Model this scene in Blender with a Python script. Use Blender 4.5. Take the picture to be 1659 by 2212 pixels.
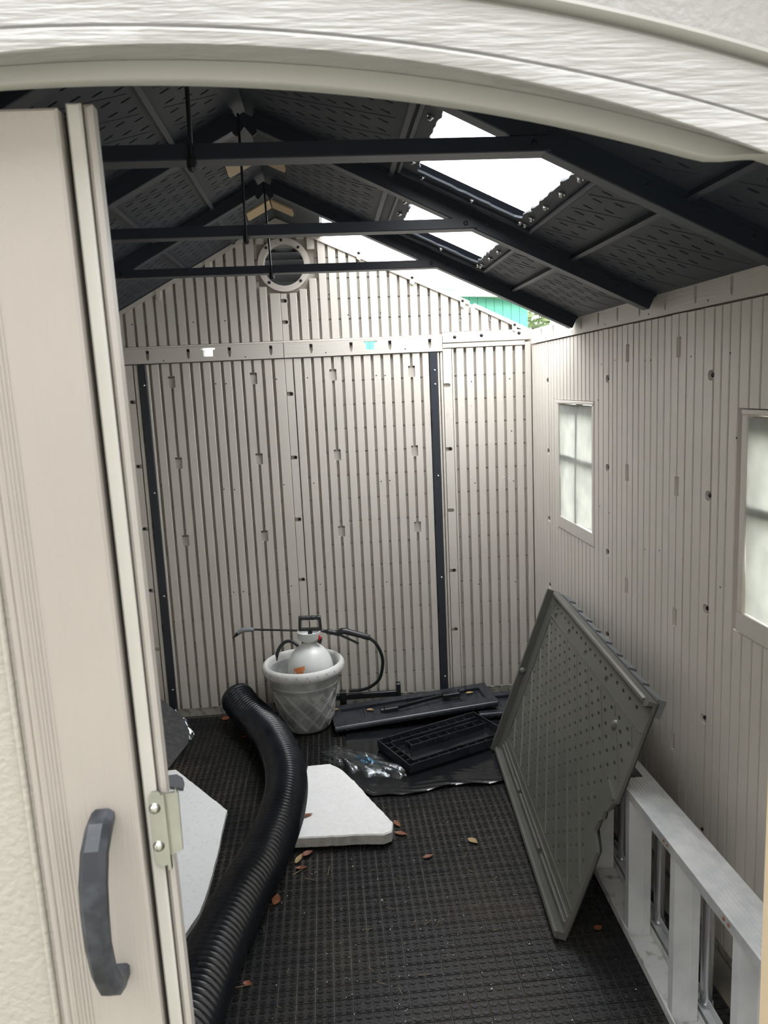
import bpy, math, random
from mathutils import Vector, Matrix
from mathutils.geometry import tessellate_polygon

random.seed(7)
sc = bpy.context.scene
COL = sc.collection
for o in list(bpy.data.objects):
    bpy.data.objects.remove(o, do_unlink=True)

# ------------------------------------------------------------------ camera
cam_d = bpy.data.cameras.new('camera')
cam = bpy.data.objects.new('camera', cam_d)
COL.objects.link(cam)
RC = ((0.99603938, 0.05687611, -0.06834217),
      (-0.07653373, 0.15720441, -0.98459604),
      (-0.0452563, 0.98592691, 0.16093472))
cam.matrix_world = Matrix.Translation((0.18081554, -0.77879599, 1.61763826)) @ Matrix(RC).to_4x4()
cam_d.sensor_fit = 'HORIZONTAL'
cam_d.sensor_width = 36.0
cam_d.lens = 36.0 * 1666.0 / 1659.0
cam_d.clip_start = 0.02
cam_d.dof.use_dof = True
cam_d.dof.focus_distance = 3.0
cam_d.dof.aperture_fstop = 16.0
sc.camera = cam
sc.cycles.max_bounces = 16
sc.cycles.diffuse_bounces = 10
sc.cycles.transparent_max_bounces = 12

# ------------------------------------------------------------------ sky and exposure
world = bpy.data.worlds.new('overcast')
sc.world = world
world.use_nodes = True
wn, wl = world.node_tree.nodes, world.node_tree.links
wn.clear()
w_out = wn.new('ShaderNodeOutputWorld')
w_bg = wn.new('ShaderNodeBackground')
w_tc = wn.new('ShaderNodeTexCoord')
w_sep = wn.new('ShaderNodeSeparateXYZ')
w_mx = wn.new('ShaderNodeMath'); w_mx.operation = 'MAXIMUM'; w_mx.inputs[1].default_value = 0.0
w_ma = wn.new('ShaderNodeMath'); w_ma.operation = 'MULTIPLY_ADD'       # overcast sky: (1 + 2 sin e) / 3
w_ma.inputs[1].default_value = 0.6667; w_ma.inputs[2].default_value = 0.3333
w_ns = wn.new('ShaderNodeTexNoise'); w_ns.inputs['Scale'].default_value = 3.0; w_ns.inputs['Detail'].default_value = 4.0
w_rp = wn.new('ShaderNodeValToRGB')
w_rp.color_ramp.elements[0].position = 0.3; w_rp.color_ramp.elements[0].color = (0.86, 0.90, 0.94, 1)
w_rp.color_ramp.elements[1].position = 0.7; w_rp.color_ramp.elements[1].color = (1.0, 1.0, 1.0, 1)
SKY = 1.0
w_st = wn.new('ShaderNodeMath'); w_st.operation = 'MULTIPLY'; w_st.inputs[1].default_value = SKY
wl.new(w_tc.outputs['Generated'], w_sep.inputs[0])
wl.new(w_sep.outputs['Z'], w_mx.inputs[0]); wl.new(w_mx.outputs[0], w_ma.inputs[0])
wl.new(w_ma.outputs[0], w_st.inputs[0]); wl.new(w_st.outputs[0], w_bg.inputs['Strength'])
wl.new(w_tc.outputs['Generated'], w_ns.inputs['Vector']); wl.new(w_ns.outputs['Fac'], w_rp.inputs[0])
wl.new(w_rp.outputs[0], w_bg.inputs['Color'])
wl.new(w_bg.outputs[0], w_out.inputs['Surface'])

vs = sc.view_settings
vs.view_transform = 'Standard'; vs.look = 'None'; vs.gamma = 1.0; vs.use_curve_mapping = False
vs.exposure = 3.74

# ------------------------------------------------------------------ materials
def mat(name, col, rough=0.5, metal=0.0, col2=None, nscale=6.0, nlo=0.35, nhi=0.7, stretch=(1, 1, 1),
        bump=None, bstretch=(1, 1, 1), spec=0.5, detail=4.0, coat=0.0, rough2=None, bdist=0.002):
    m = bpy.data.materials.new(name); m.use_nodes = True
    n, l = m.node_tree.nodes, m.node_tree.links
    b = n['Principled BSDF']
    b.inputs['Base Color'].default_value = (*col, 1); b.inputs['Roughness'].default_value = rough
    b.inputs['Metallic'].default_value = metal; b.inputs['Specular IOR Level'].default_value = spec
    b.inputs['Coat Weight'].default_value = coat
    tc = n.new('ShaderNodeTexCoord')
    if col2:
        mp = n.new('ShaderNodeMapping'); mp.inputs['Scale'].default_value = stretch
        tx = n.new('ShaderNodeTexNoise'); tx.inputs['Scale'].default_value = nscale; tx.inputs['Detail'].default_value = detail
        rp = n.new('ShaderNodeValToRGB')
        rp.color_ramp.elements[0].position = nlo; rp.color_ramp.elements[0].color = (*col, 1)
        rp.color_ramp.elements[1].position = nhi; rp.color_ramp.elements[1].color = (*col2, 1)
        l.new(tc.outputs['Object'], mp.inputs[0]); l.new(mp.outputs[0], tx.inputs['Vector'])
        l.new(tx.outputs['Fac'], rp.inputs[0]); l.new(rp.outputs[0], b.inputs['Base Color'])
        if rough2 is not None:
            mr = n.new('ShaderNodeMapRange')
            mr.inputs['From Min'].default_value = nlo; mr.inputs['From Max'].default_value = nhi
            mr.inputs['To Min'].default_value = rough; mr.inputs['To Max'].default_value = rough2
            l.new(tx.outputs['Fac'], mr.inputs['Value']); l.new(mr.outputs[0], b.inputs['Roughness'])
    if bump:
        mp2 = n.new('ShaderNodeMapping'); mp2.inputs['Scale'].default_value = bstretch
        t2 = n.new('ShaderNodeTexNoise'); t2.inputs['Scale'].default_value = bump[0]; t2.inputs['Detail'].default_value = 3.0
        bp = n.new('ShaderNodeBump'); bp.inputs['Strength'].default_value = bump[1]; bp.inputs['Distance'].default_value = bdist
        l.new(tc.outputs['Object'], mp2.inputs[0]); l.new(mp2.outputs[0], t2.inputs['Vector'])
        l.new(t2.outputs['Fac'], bp.inputs['Height']); l.new(bp.outputs[0], b.inputs['Normal'])
    return m

def translucent(name, col, trans=0.6, clear=0.0, rough=0.3):
    m = bpy.data.materials.new(name); m.use_nodes = True
    n, l = m.node_tree.nodes, m.node_tree.links
    n.remove(n['Principled BSDF'])
    out = n['Material Output']
    tr = n.new('ShaderNodeBsdfTranslucent'); df = n.new('ShaderNodeBsdfDiffuse'); mx = n.new('ShaderNodeMixShader')
    tc = n.new('ShaderNodeTexCoord'); tx = n.new('ShaderNodeTexNoise'); tx.inputs['Scale'].default_value = 14
    rp = n.new('ShaderNodeValToRGB')
    rp.color_ramp.elements[0].position = 0.25; rp.color_ramp.elements[0].color = (*[c * 0.86 for c in col], 1)
    rp.color_ramp.elements[1].position = 0.65; rp.color_ramp.elements[1].color = (*col, 1)
    l.new(tc.outputs['Object'], tx.inputs['Vector']); l.new(tx.outputs['Fac'], rp.inputs[0])
    l.new(rp.outputs[0], tr.inputs['Color']); l.new(rp.outputs[0], df.inputs['Color'])
    mx.inputs[0].default_value = trans
    l.new(df.outputs[0], mx.inputs[1]); l.new(tr.outputs[0], mx.inputs[2])
    last = mx
    if clear:
        tp = n.new('ShaderNodeBsdfTransparent'); m2 = n.new('ShaderNodeMixShader'); m2.inputs[0].default_value = clear
        l.new(mx.outputs[0], m2.inputs[1]); l.new(tp.outputs[0], m2.inputs[2]); last = m2
    l.new(last.outputs[0], out.inputs['Surface'])
    return m

M = {}
M['wall'] = mat('wall_plastic', (0.60, 0.56, 0.505), 0.42, col2=(0.64, 0.60, 0.545), nscale=3, bump=(90, 0.25), bstretch=(1, 1, 0.08))
M['wall_back'] = mat('wall_backing_plastic', (0.44, 0.41, 0.37), 0.55, col2=(0.48, 0.45, 0.41), nscale=3)
M['wall_grain'] = mat('wall_grain_plastic', (0.585, 0.547, 0.495), 0.42, bump=(60, 0.35), bstretch=(0.12, 0.12, 2.5))
M['ext'] = mat('facade_plastic', (0.268, 0.262, 0.252), 0.38, col2=(0.292, 0.286, 0.276), nscale=4, bump=(60, 0.75), bstretch=(0.32, 1, 3.0), bdist=0.004)  # outside plastics set darker than the wall plastic, to offset stronger outdoor light
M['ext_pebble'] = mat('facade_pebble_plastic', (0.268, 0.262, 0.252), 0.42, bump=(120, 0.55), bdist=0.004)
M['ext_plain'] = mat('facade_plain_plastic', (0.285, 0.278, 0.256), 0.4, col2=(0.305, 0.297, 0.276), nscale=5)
M['door'] = mat('door_plastic', (0.245, 0.219, 0.195), 0.42, col2=(0.275, 0.247, 0.22), nscale=3, bump=(75, 0.45), bstretch=(3.0, 1, 0.07), bdist=0.003)  # darkened like the facade against the outdoor light
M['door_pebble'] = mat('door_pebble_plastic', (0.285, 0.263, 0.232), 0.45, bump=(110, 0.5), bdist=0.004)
M['astragal'] = mat('painted_steel', (0.3, 0.288, 0.26), 0.32, col2=(0.33, 0.316, 0.288), nscale=9, bump=(300, 0.06))
M['astragal2'] = mat('painted_steel_brown', (0.255, 0.232, 0.21), 0.34, col2=(0.28, 0.258, 0.235), nscale=9)
M['jamb'] = mat('jamb_tan', (0.47, 0.37, 0.25), 0.4)
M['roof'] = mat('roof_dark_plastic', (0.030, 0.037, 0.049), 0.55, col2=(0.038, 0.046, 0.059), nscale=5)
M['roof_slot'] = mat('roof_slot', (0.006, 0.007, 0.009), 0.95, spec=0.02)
M['truss'] = mat('truss_steel', (0.022, 0.028, 0.041), 0.42, col2=(0.028, 0.035, 0.049), nscale=4)
M['tan'] = mat('ridge_tan', (0.56, 0.42, 0.25), 0.5)
M['black'] = mat('black_plastic', (0.012, 0.013, 0.016), 0.3, col2=(0.02, 0.021, 0.025), nscale=9, rough2=0.45)
M['pipe'] = mat('pipe_black', (0.010, 0.012, 0.016), 0.24, col2=(0.017, 0.019, 0.024), nscale=6)
M['shelf'] = mat('shelf_plastic', (0.026, 0.029, 0.037), 0.2, col2=(0.038, 0.042, 0.052), nscale=7, rough2=0.42)
M['post'] = mat('post_steel', (0.028, 0.033, 0.042), 0.4)
M['steel'] = mat('bright_steel', (0.72, 0.72, 0.70), 0.25, metal=1.0)
M['zinc'] = mat('zinc', (0.36, 0.36, 0.33), 0.3, metal=1.0, col2=(0.44, 0.43, 0.39), nscale=30)
M['screw'] = mat('screw_black', (0.012, 0.012, 0.013), 0.25)
M['hole'] = mat('drilled_hole', (0.01, 0.01, 0.01), 0.8)
M['alu'] = mat('aluminium_rail', (0.78, 0.79, 0.79), 0.42, metal=0.5, col2=(0.58, 0.60, 0.62), nscale=18, nlo=0.35, nhi=0.75, bump=(160, 0.15), bstretch=(1, 0.05, 1))
M['alu_step'] = mat('aluminium_tread', (0.74, 0.75, 0.755), 0.45, metal=0.25, col2=(0.62, 0.63, 0.645), nscale=10, bump=(120, 0.1))
M['tube'] = mat('aluminium_tube', (0.55, 0.56, 0.59), 0.25, metal=0.8, col2=(0.72, 0.72, 0.74), nscale=8, stretch=(1, 1, 0.25))
M['grime'] = mat('ladder_grime', (0.60, 0.60, 0.59), 0.6, col2=(0.10, 0.08, 0.065), nscale=26, nlo=0.56, nhi=0.80)
M['panel'] = mat('roof_panel_grey', (0.108, 0.108, 0.096), 0.33, col2=(0.135, 0.133, 0.119), nscale=3.0)
M['panel_slot'] = mat('panel_dimple', (0.03, 0.03, 0.028), 0.6)
M['shingle'] = mat('shingle_grey', (0.16, 0.17, 0.175), 0.6, bump=(60, 0.4))
M['foam'] = mat('white_foam', (0.88, 0.88, 0.865), 0.7, col2=(0.93, 0.93, 0.925), nscale=60, bump=(120, 0.55), bdist=0.004)
M['foam_cut'] = mat('foam_cut_edge', (0.52, 0.51, 0.48), 0.8, col2=(0.30, 0.29, 0.27), nscale=26, nlo=0.45, nhi=0.85, bump=(90, 0.6), bdist=0.004)
M['board'] = mat('white_board', (0.90, 0.915, 0.92), 0.55, col2=(0.76, 0.775, 0.775), nscale=70, nlo=0.55, nhi=0.8, bump=(50, 0.1))
M['greybit'] = mat('grey_offcut', (0.16, 0.17, 0.185), 0.55)
M['darksheet'] = mat('dark_sheet', (0.05, 0.052, 0.055), 0.35, col2=(0.11, 0.11, 0.112), nscale=40, nlo=0.4, nhi=0.8, bump=(70, 0.5))
M['pot'] = mat('weathered_pot', (0.50, 0.51, 0.50), 0.6, col2=(0.17, 0.175, 0.175), nscale=11, nlo=0.36, nhi=0.70, detail=8, bump=(90, 0.25))
M['pot_rim'] = mat('pot_rim', (0.68, 0.68, 0.66), 0.55, col2=(0.50, 0.50, 0.49), nscale=12, nlo=0.45, nhi=0.8, detail=6)
M['pot_rib'] = mat('pot_lattice', (0.50, 0.51, 0.50), 0.6, col2=(0.22, 0.225, 0.225), nscale=11, nlo=0.45, nhi=0.80, detail=6)
M['tank'] = mat('white_tank', (0.70, 0.72, 0.71), 0.3)
M['orange'] = mat('orange_sticker', (0.72, 0.23, 0.07), 0.5, col2=(0.70, 0.66, 0.60), nscale=40, nlo=0.55, nhi=0.68)
M['red'] = mat('red_clip', (0.65, 0.02, 0.03), 0.35)
M['greyplastic'] = mat('grey_fitting', (0.22, 0.24, 0.25), 0.35)
M['hose'] = mat('rubber_hose', (0.018, 0.022, 0.026), 0.35)
M['tarp'] = mat('wet_black_sheet', (0.010, 0.011, 0.013), 0.08, col2=(0.016, 0.017, 0.019), nscale=6, rough2=0.2, bump=(30, 0.08))
M['leaf'] = mat('dead_leaf', (0.19, 0.055, 0.02), 0.5, col2=(0.28, 0.11, 0.05), nscale=40)
M['leaf2'] = mat('dry_leaf', (0.42, 0.29, 0.13), 0.6, col2=(0.30, 0.2, 0.1), nscale=40)
M['crumb'] = mat('white_crumb', (0.75, 0.75, 0.72), 0.7)
M['straw'] = mat('straw', (0.33, 0.25, 0.13), 0.7)
M['drop'] = mat('water_drop', (0.75, 0.75, 0.74), 0.05)
M['handle'] = mat('handle_black', (0.012, 0.0135, 0.017), 0.5, col2=(0.055, 0.06, 0.068), nscale=30, nlo=0.42, nhi=0.8, rough2=0.5, spec=0.35, detail=6)
M['green'] = mat('green_siding', (0.085, 0.33, 0.24), 0.5)
M['green_trim'] = mat('green_trim', (0.13, 0.25, 0.15), 0.5)
M['whiteroof'] = mat('white_metal_roof', (0.80, 0.83, 0.84), 0.4)
M['houserender'] = mat('house_render', (0.36, 0.34, 0.31), 0.8)  # surface of the unseen block added to cut light on the front
M['slateroof'] = mat('house_roof', (0.08, 0.08, 0.085), 0.7)
M['ground'] = mat('ground', (0.20, 0.19, 0.17), 0.9, col2=(0.14, 0.15, 0.10), nscale=2)
M['foliage'] = mat('foliage', (0.10, 0.16, 0.06), 0.7, col2=(0.20, 0.25, 0.10), nscale=12)
M['net'] = mat('pale_tarp', (0.70, 0.74, 0.74), 0.6, col2=(0.5, 0.56, 0.57), nscale=5)
M['sheet'] = translucent('frosted_sheet', (0.66, 0.668, 0.63), 0.62)
M['skylight'] = translucent('skylight_plastic', (0.97, 0.98, 0.98), 0.75, clear=0.7)
def film(name, clear, tint=(0.8, 0.85, 0.9)):
    m = bpy.data.materials.new(name); m.use_nodes = True
    n, l = m.node_tree.nodes, m.node_tree.links
    n.remove(n['Principled BSDF'])
    gl = n.new('ShaderNodeBsdfGlossy'); gl.inputs['Roughness'].default_value = 0.12; gl.inputs['Color'].default_value = (*tint, 1)
    tp = n.new('ShaderNodeBsdfTransparent'); tp.inputs['Color'].default_value = (0.93, 0.94, 0.95, 1)
    tc = n.new('ShaderNodeTexCoord'); tx = n.new('ShaderNodeTexNoise'); tx.inputs['Scale'].default_value = 55; tx.inputs['Detail'].default_value = 5
    bp = n.new('ShaderNodeBump'); bp.inputs['Strength'].default_value = 0.9; bp.inputs['Distance'].default_value = 0.006
    l.new(tc.outputs['Object'], tx.inputs['Vector']); l.new(tx.outputs['Fac'], bp.inputs['Height']); l.new(bp.outputs[0], gl.inputs['Normal'])
    mx = n.new('ShaderNodeMixShader'); mx.inputs[0].default_value = clear
    l.new(gl.outputs[0], mx.inputs[1]); l.new(tp.outputs[0], mx.inputs[2]); l.new(mx.outputs[0], n['Material Output'].inputs['Surface'])
    return m
M['wall_dirty'] = mat('wall_base_dirty', (0.40, 0.38, 0.34), 0.6, col2=(0.10, 0.095, 0.085), nscale=34, nlo=0.5, nhi=0.72)
M['film'] = film('clear_film', 0.86)
M['wrapfilm'] = film('wrap_film', 0.35)
M['bluefilm'] = film('blue_print_film', 0.8, (0.05, 0.25, 0.42))
M['muntin'] = mat('muntin_plastic', (0.5, 0.5, 0.48), 0.5)

# floor: black rubber with brown-grey dust lying in patches
def floor_mat(name, dustlo, dusthi, rough):
    m = mat(name, (0.0075, 0.0077, 0.0085), rough, col2=(0.075, 0.060, 0.046), nscale=2.3, nlo=dustlo, nhi=dusthi, detail=9, rough2=0.8, bump=(220, 0.25), spec=0.35)
    n, l = m.node_tree.nodes, m.node_tree.links
    tc = [k for k in n if k.type == 'TEX_COORD'][0]
    geo = n.new('ShaderNodeNewGeometry')                      # tiles share a mesh, so the dust is laid in world space
    for mp in [k for k in n if k.type == 'MAPPING']:
        l.new(geo.outputs['Position'], mp.inputs[0])
    return m
M['tile'] = floor_mat('rubber_tile', 0.46, 0.78, 0.5)
M['stud'] = floor_mat('rubber_stud', 0.58, 1.0, 0.36)
M['slab'] = mat('floor_base', (0.10, 0.09, 0.075), 0.8, col2=(0.22, 0.20, 0.165), nscale=8)

# ------------------------------------------------------------------ mesh helpers
class MB:
    def __init__(self):
        self.v, self.f, self.mi = [], [], []
    def add(self, vs_, fs_, mi=0):
        b = len(self.v); self.v += [tuple(p) for p in vs_]
        self.f += [tuple(i + b for i in q) for q in fs_]; self.mi += [mi] * len(fs_)
        return self
    def obox(self, c, U, V, N, hu, hv, hn, mi=0):
        c, U, V, N = Vector(c), Vector(U), Vector(V), Vector(N)
        p = [c + U * (hu * a) + V * (hv * b) + N * (hn * d) for d in (-1, 1) for a, b in ((-1, -1), (1, -1), (1, 1), (-1, 1))]
        return self.add(p, [(3, 2, 1, 0), (4, 5, 6, 7), (0, 1, 5, 4), (1, 2, 6, 5), (2, 3, 7, 6), (3, 0, 4, 7)], mi)
    def box(self, x0, x1, y0, y1, z0, z1, mi=0):
        return self.obox(((x0 + x1) / 2, (y0 + y1) / 2, (z0 + z1) / 2), (1, 0, 0), (0, 1, 0), (0, 0, 1), (x1 - x0) / 2, (y1 - y0) / 2, (z1 - z0) / 2, mi)
    def cbox(self, F, u0, u1, v0, v1, n0, n1, ch=0.002, mi=0):
        """box on frame F with its n1 face chamfered"""
        r = [(u0, v0), (u1, v0), (u1, v1), (u0, v1)]
        q = [(u0 + ch, v0 + ch), (u1 - ch, v0 + ch), (u1 - ch, v1 - ch), (u0 + ch, v1 - ch)]
        s = 1 if n1 > n0 else -1
        p = [F(u, v, n0) for u, v in r] + [F(u, v, n1 - s * ch) for u, v in r] + [F(u, v, n1) for u, v in q]
        fs_ = [(3, 2, 1, 0)] + [(i, (i + 1) % 4, 4 + (i + 1) % 4, 4 + i) for i in range(4)]
        fs_ += [(4 + i, 4 + (i + 1) % 4, 8 + (i + 1) % 4, 8 + i) for i in range(4)] + [(8, 9, 10, 11)]
        return self.add(p, fs_, mi)
    def prism(self, F, outline, n0, n1, holes=(), mi=0, mi_side=None):
        loops = [list(outline)] + [list(h) for h in holes]
        flat = [p for lp in loops for p in lp]
        tri = tessellate_polygon([[Vector((a, b, 0)) for a, b in lp] for lp in loops])
        n = len(flat)
        p = [F(a, b, n1) for a, b in flat] + [F(a, b, n0) for a, b in flat]
        self.add(p, [tuple(t) for t in tri] + [tuple(i + n for i in reversed(t)) for t in tri], mi)
        b0 = len(self.v) - 2 * n; o = 0; side = []
        for lp in loops:
            k = len(lp)
            side += [(b0 + o + i, b0 + o + (i + 1) % k, b0 + n + o + (i + 1) % k, b0 + n + o + i) for i in range(k)]
            o += k
        self.f += side; self.mi += [mi if mi_side is None else mi_side] * len(side)
        return self
    def tube(self, path, r, seg=10, cap=True, mi=0, closed=False):
        P = [Vector(p) for p in path]; n = len(P)
        rf = r if callable(r) else (lambda i: r)
        T = []
        for i in range(n):
            a = P[(i - 1) % n] if (i > 0 or closed) else P[i]; b = P[(i + 1) % n] if (i < n - 1 or closed) else P[i]
            t = b - a; T.append(t.normalized() if t.length > 1e-9 else Vector((0, 0, 1)))
        up = Vector((0, 0, 1)) if abs(T[0].z) < 0.9 else Vector((1, 0, 0))
        nrm = (up - T[0] * up.dot(T[0])).normalized(); vs_ = []
        for i in range(n):
            nrm = (nrm - T[i] * nrm.dot(T[i])).normalized(); bn = T[i].cross(nrm)
            for k in range(seg):
                a = 2 * math.pi * k / seg
                vs_.append(P[i] + (nrm * math.cos(a) + bn * math.sin(a)) * rf(i))
        fs_ = []
        for i in range(n if closed else n - 1):
            j = (i + 1) % n
            fs_ += [(i * seg + k, i * seg + (k + 1) % seg, j * seg + (k + 1) % seg, j * seg + k) for k in range(seg)]
        if cap and not closed:
            fs_ += [tuple(reversed(range(seg))), tuple(range((n - 1) * seg, n * seg))]
        return self.add(vs_, fs_, mi)
    def lathe(self, prof, c=(0, 0, 0), A=(0, 0, 1), seg=24, mi=0, arc=None):
        A = Vector(A).normalized(); c = Vector(c)
        X = A.orthogonal().normalized() if abs(A.z) < 0.999 else Vector((1, 0, 0)); Y = A.cross(X)
        vs_ = [c + (X * math.cos(2 * math.pi * k / seg) + Y * math.sin(2 * math.pi * k / seg)) * r + A * z for r, z in prof for k in range(seg)]
        fs_ = [(i * seg + k, i * seg + (k + 1) % seg, (i + 1) * seg + (k + 1) % seg, (i + 1) * seg + k) for i in range(len(prof) - 1) for k in range(seg)]
        return self.add(vs_, fs_, mi)
    def bar(self, path, U, hu, hn, mi=0):
        """rectangular section swept along a path; U is the section's fixed side direction"""
        P = [Vector(p) for p in path]; U = Vector(U).normalized(); vs_ = []
        for i, p in enumerate(P):
            t = (P[min(i + 1, len(P) - 1)] - P[max(i - 1, 0)]).normalized(); N = t.cross(U).normalized()
            a = hu(i) if callable(hu) else hu; b = hn(i) if callable(hn) else hn
            vs_ += [p - U * a - N * b, p + U * a - N * b, p + U * a + N * b, p - U * a + N * b]
        fs_ = [(i * 4 + k, i * 4 + (k + 1) % 4, i * 4 + 4 + (k + 1) % 4, i * 4 + 4 + k) for i in range(len(P) - 1) for k in range(4)]
        fs_ += [(3, 2, 1, 0), tuple(len(P) * 4 - 4 + k for k in range(4))]
        return self.add(vs_, fs_, mi)

def frame(O, U, V, N):
    O, U, V, N = Vector(O), Vector(U), Vector(V), Vector(N)
    return lambda u, v, n: O + U * u + V * v + N * n

FB = frame((0, 3.0, 0), (1, 0, 0), (0, 0, 1), (0, -1, 0))        # back wall: u = x, v = z, n towards the room
FR = frame((1.2, 0, 0), (0, 1, 0), (0, 0, 1), (-1, 0, 0))        # right wall: u = y, v = z
FL = frame((-1.146, 0, 0), (0, 1, 0), (0, 0, 1), (1, 0, 0))      # left wall
XY = frame((0, 0, 0), (1, 0, 0), (0, 1, 0), (0, 0, 1))
XZ = frame((0, 0, 0), (1, 0, 0), (0, 0, 1), (0, 1, 0))           # u = x, v = z, n = y
YZ = frame((0, 0, 0), (0, 1, 0), (0, 0, 1), (1, 0, 0))

def org(o):
    p = Vector((0, 0, 0))
    while o is not None:
        p += o.location; o = o.parent
    return p

def obj(name, mb, mats, parent=None, smooth=None, at=None):
    """one mesh object from a builder in world coordinates"""
    mats = mats if isinstance(mats, (list, tuple)) else [mats]
    if at is None:
        if parent is None:
            xs, ys, zs = zip(*mb.v); at = ((min(xs) + max(xs)) / 2, (min(ys) + max(ys)) / 2, min(zs))
        else:
            at = tuple(org(parent))
    a = Vector(at)
    me = bpy.data.meshes.new(name)
    me.from_pydata([tuple(Vector(p) - a) for p in mb.v], [], mb.f)
    for m in mats: me.materials.append(M[m] if isinstance(m, str) else m)
    if len(mats) > 1: me.polygons.foreach_set('material_index', mb.mi)
    if smooth:
        me.polygons.foreach_set('use_smooth', [True] * len(me.polygons))
        me.set_sharp_from_angle(angle=math.radians(smooth))
    me.update()
    o = bpy.data.objects.new(name, me); COL.objects.link(o)
    if parent is not None:
        o.parent = parent; o.location = a - org(parent)
    else:
        o.location = a
    return o

def inst(name, me, loc, parent=None, rot=None, scale=None):
    o = bpy.data.objects.new(name, me); COL.objects.link(o)
    if parent is not None: o.parent = parent
    o.location = Vector(loc) - org(parent)
    if rot: o.rotation_euler = rot
    if scale: o.scale = scale
    return o

def empty(name, loc):
    o = bpy.data.objects.new(name, None); COL.objects.link(o); o.location = loc; o.empty_display_size = 0.05
    return o

def tag(o, label, cat=None, group=None, kind=None):
    o['label'] = label
    if cat: o['category'] = cat
    if group: o['group'] = group
    if kind: o['kind'] = kind
    return o

def stuff(o): o['kind'] = 'stuff'; return o

def struct(o, label=None, cat=None):
    o['kind'] = 'structure'
    if label: o['label'] = label
    if cat: o['category'] = cat
    return o

def circle(cx, cy, r, n=24, r2=None):
    return [(cx + r * math.cos(2 * math.pi * k / n), cy + (r2 or r) * math.sin(2 * math.pi * k / n)) for k in range(n)]

# shared little meshes: screw heads
def shared(name, mb, mats, smooth=None):
    o = obj(name, mb, mats, None, smooth, at=(0, 0, 0)); me = o.data; bpy.data.objects.remove(o); return me
HEAD = [(0.0001, 0.0055), (0.003, 0.005), (0.0055, 0.0035), (0.0068, 0.0012), (0.0070, 0.0)]
ME_SCREW_Y = shared('screw_head', MB().lathe(HEAD, A=(0, -1, 0), seg=12), 'screw', 50)
ME_SCREW_X = shared('screw_head', MB().lathe(HEAD, A=(-1, 0, 0), seg=12), 'screw', 50)
ME_SCREW_S = shared('screw_head', MB().lathe(HEAD, A=(0, -1, 0), seg=12), 'steel', 50)

# roof lines
def zceil(x): return 2.412 - 0.47 * x if x > 0 else 2.412 + 0.525 * x
def zgab(x): return 2.434 - 0.485 * max(x, 0) if x > 0 else 2.425 + 0.525 * x
BAYS = [(0.10, 0.83), (0.83, 1.575), (1.575, 2.305), (2.305, 3.0)]

# ================================================================== STRUCTURE
# ------------------------------------------------------------------ floor: interlocking studded rubber tiles on a base slab
floor = struct(obj('floor', MB().box(-1.20, 1.255, -0.02, 3.055, -0.06, -0.0065), 'slab'), 'black studded rubber floor tiles dusted with dirt', 'floor')
TP = 0.1016
def tile_mesh(fine):
    mb = MB(); h = TP / 2 - 0.0011
    for a in (-1, 1):                                   # four quarter pads with a fine joint between them
        for b in (-1, 1):
            c = (a * TP / 4, b * TP / 4); q = TP / 4 - (0.0011 if fine else 0.001)
            F = frame((c[0], c[1], 0), (1, 0, 0), (0, 1, 0), (0, 0, 1))
            mb.cbox(F, -q, q, -q, q, -0.006, -0.002, 0.0006)
    prof = [(0.0092, -0.002), (0.0088, 0.0), (0.0070, 0.0), (0.0064, -0.0011), (0.0050, -0.0011), (0.0044, 0.0), (0.0030, 0.0), (0.0024, -0.0009), (0.0001, -0.0009)] if fine else \
           [(0.0092, -0.002), (0.0088, 0.0), (0.0066, 0.0), (0.0056, -0.0011), (0.0001, -0.0007)]
    for i in range(4):
        for j in range(4):
            mb.lathe(prof, ((i - 1.5) * TP / 4, (j - 1.5) * TP / 4, 0), seg=12 if fine else 9, mi=1)
    return mb
tm = tile_mesh(True); ME_TILE = shared('tile', tm, ['tile', 'stud'], 35)
cells = []
for i in range(-17, 12):
    for j in range(-16, 16):
        x = 0.5215 + (i - 4.5) * TP; y = 1.57 + (j + 0.5) * TP
        if -1.09 < x < 1.15 and 0.0 < y < 2.95:
            seen = -0.65 < x < 1.05 and y > 0.80 and x > -0.22 - (y - 0.8) * 0.24
            cells.append((0 if seen else 1, y, x))
cells.sort()
rest = MB(); coarse = tile_mesh(False)
for k, (hid, y, x) in enumerate(cells):
    if k < 300:
        o = inst('tile', ME_TILE, (x, y, random.uniform(-0.0005, 0.0005)), floor)
    else:
        rest.add([(a + x, b + y, c) for a, b, c in coarse.v], coarse.f); rest.mi[-len(coarse.f):] = coarse.mi
ro = obj('far_tiles', rest, ['tile', 'stud'], floor, 35)
stuff(ro)

# ------------------------------------------------------------------ slatted plastic wall panels
def outline(u0, u1, v0, v1, L=(), R=(), vt=None):
    """closed outline of a slat; L and R are bites (va, vb, depth, round) taken out of its sides; vt: sloping top"""
    t0, t1 = (v1, v1) if vt is None else (vt(u0), vt(u1))
    p = [(u0, v0), (u1, v0)]
    for va, vb, d, rd in sorted(R):
        if rd:
            r = (vb - va) / 2; p += [(u1, va)] + [(u1 - d + r - r * math.sin(a), (va + vb) / 2 - r * math.cos(a)) for a in [math.pi * k / 6 for k in range(7)]] + [(u1, vb)]
        else: p += [(u1, va), (u1 - d, va), (u1 - d, vb), (u1, vb)]
    p += [(u1, t1), (u0, t0)]
    for va, vb, d, rd in sorted(L, reverse=True):
        if rd:
            r = (vb - va) / 2; p += [(u0, vb)] + [(u0 + d - r + r * math.sin(a), (va + vb) / 2 + r * math.cos(a)) for a in [math.pi * k / 6 for k in range(7)]] + [(u0, va)]
        else: p += [(u0, vb), (u0 + d, vb), (u0 + d, va), (u0, va)]
    return p

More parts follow.
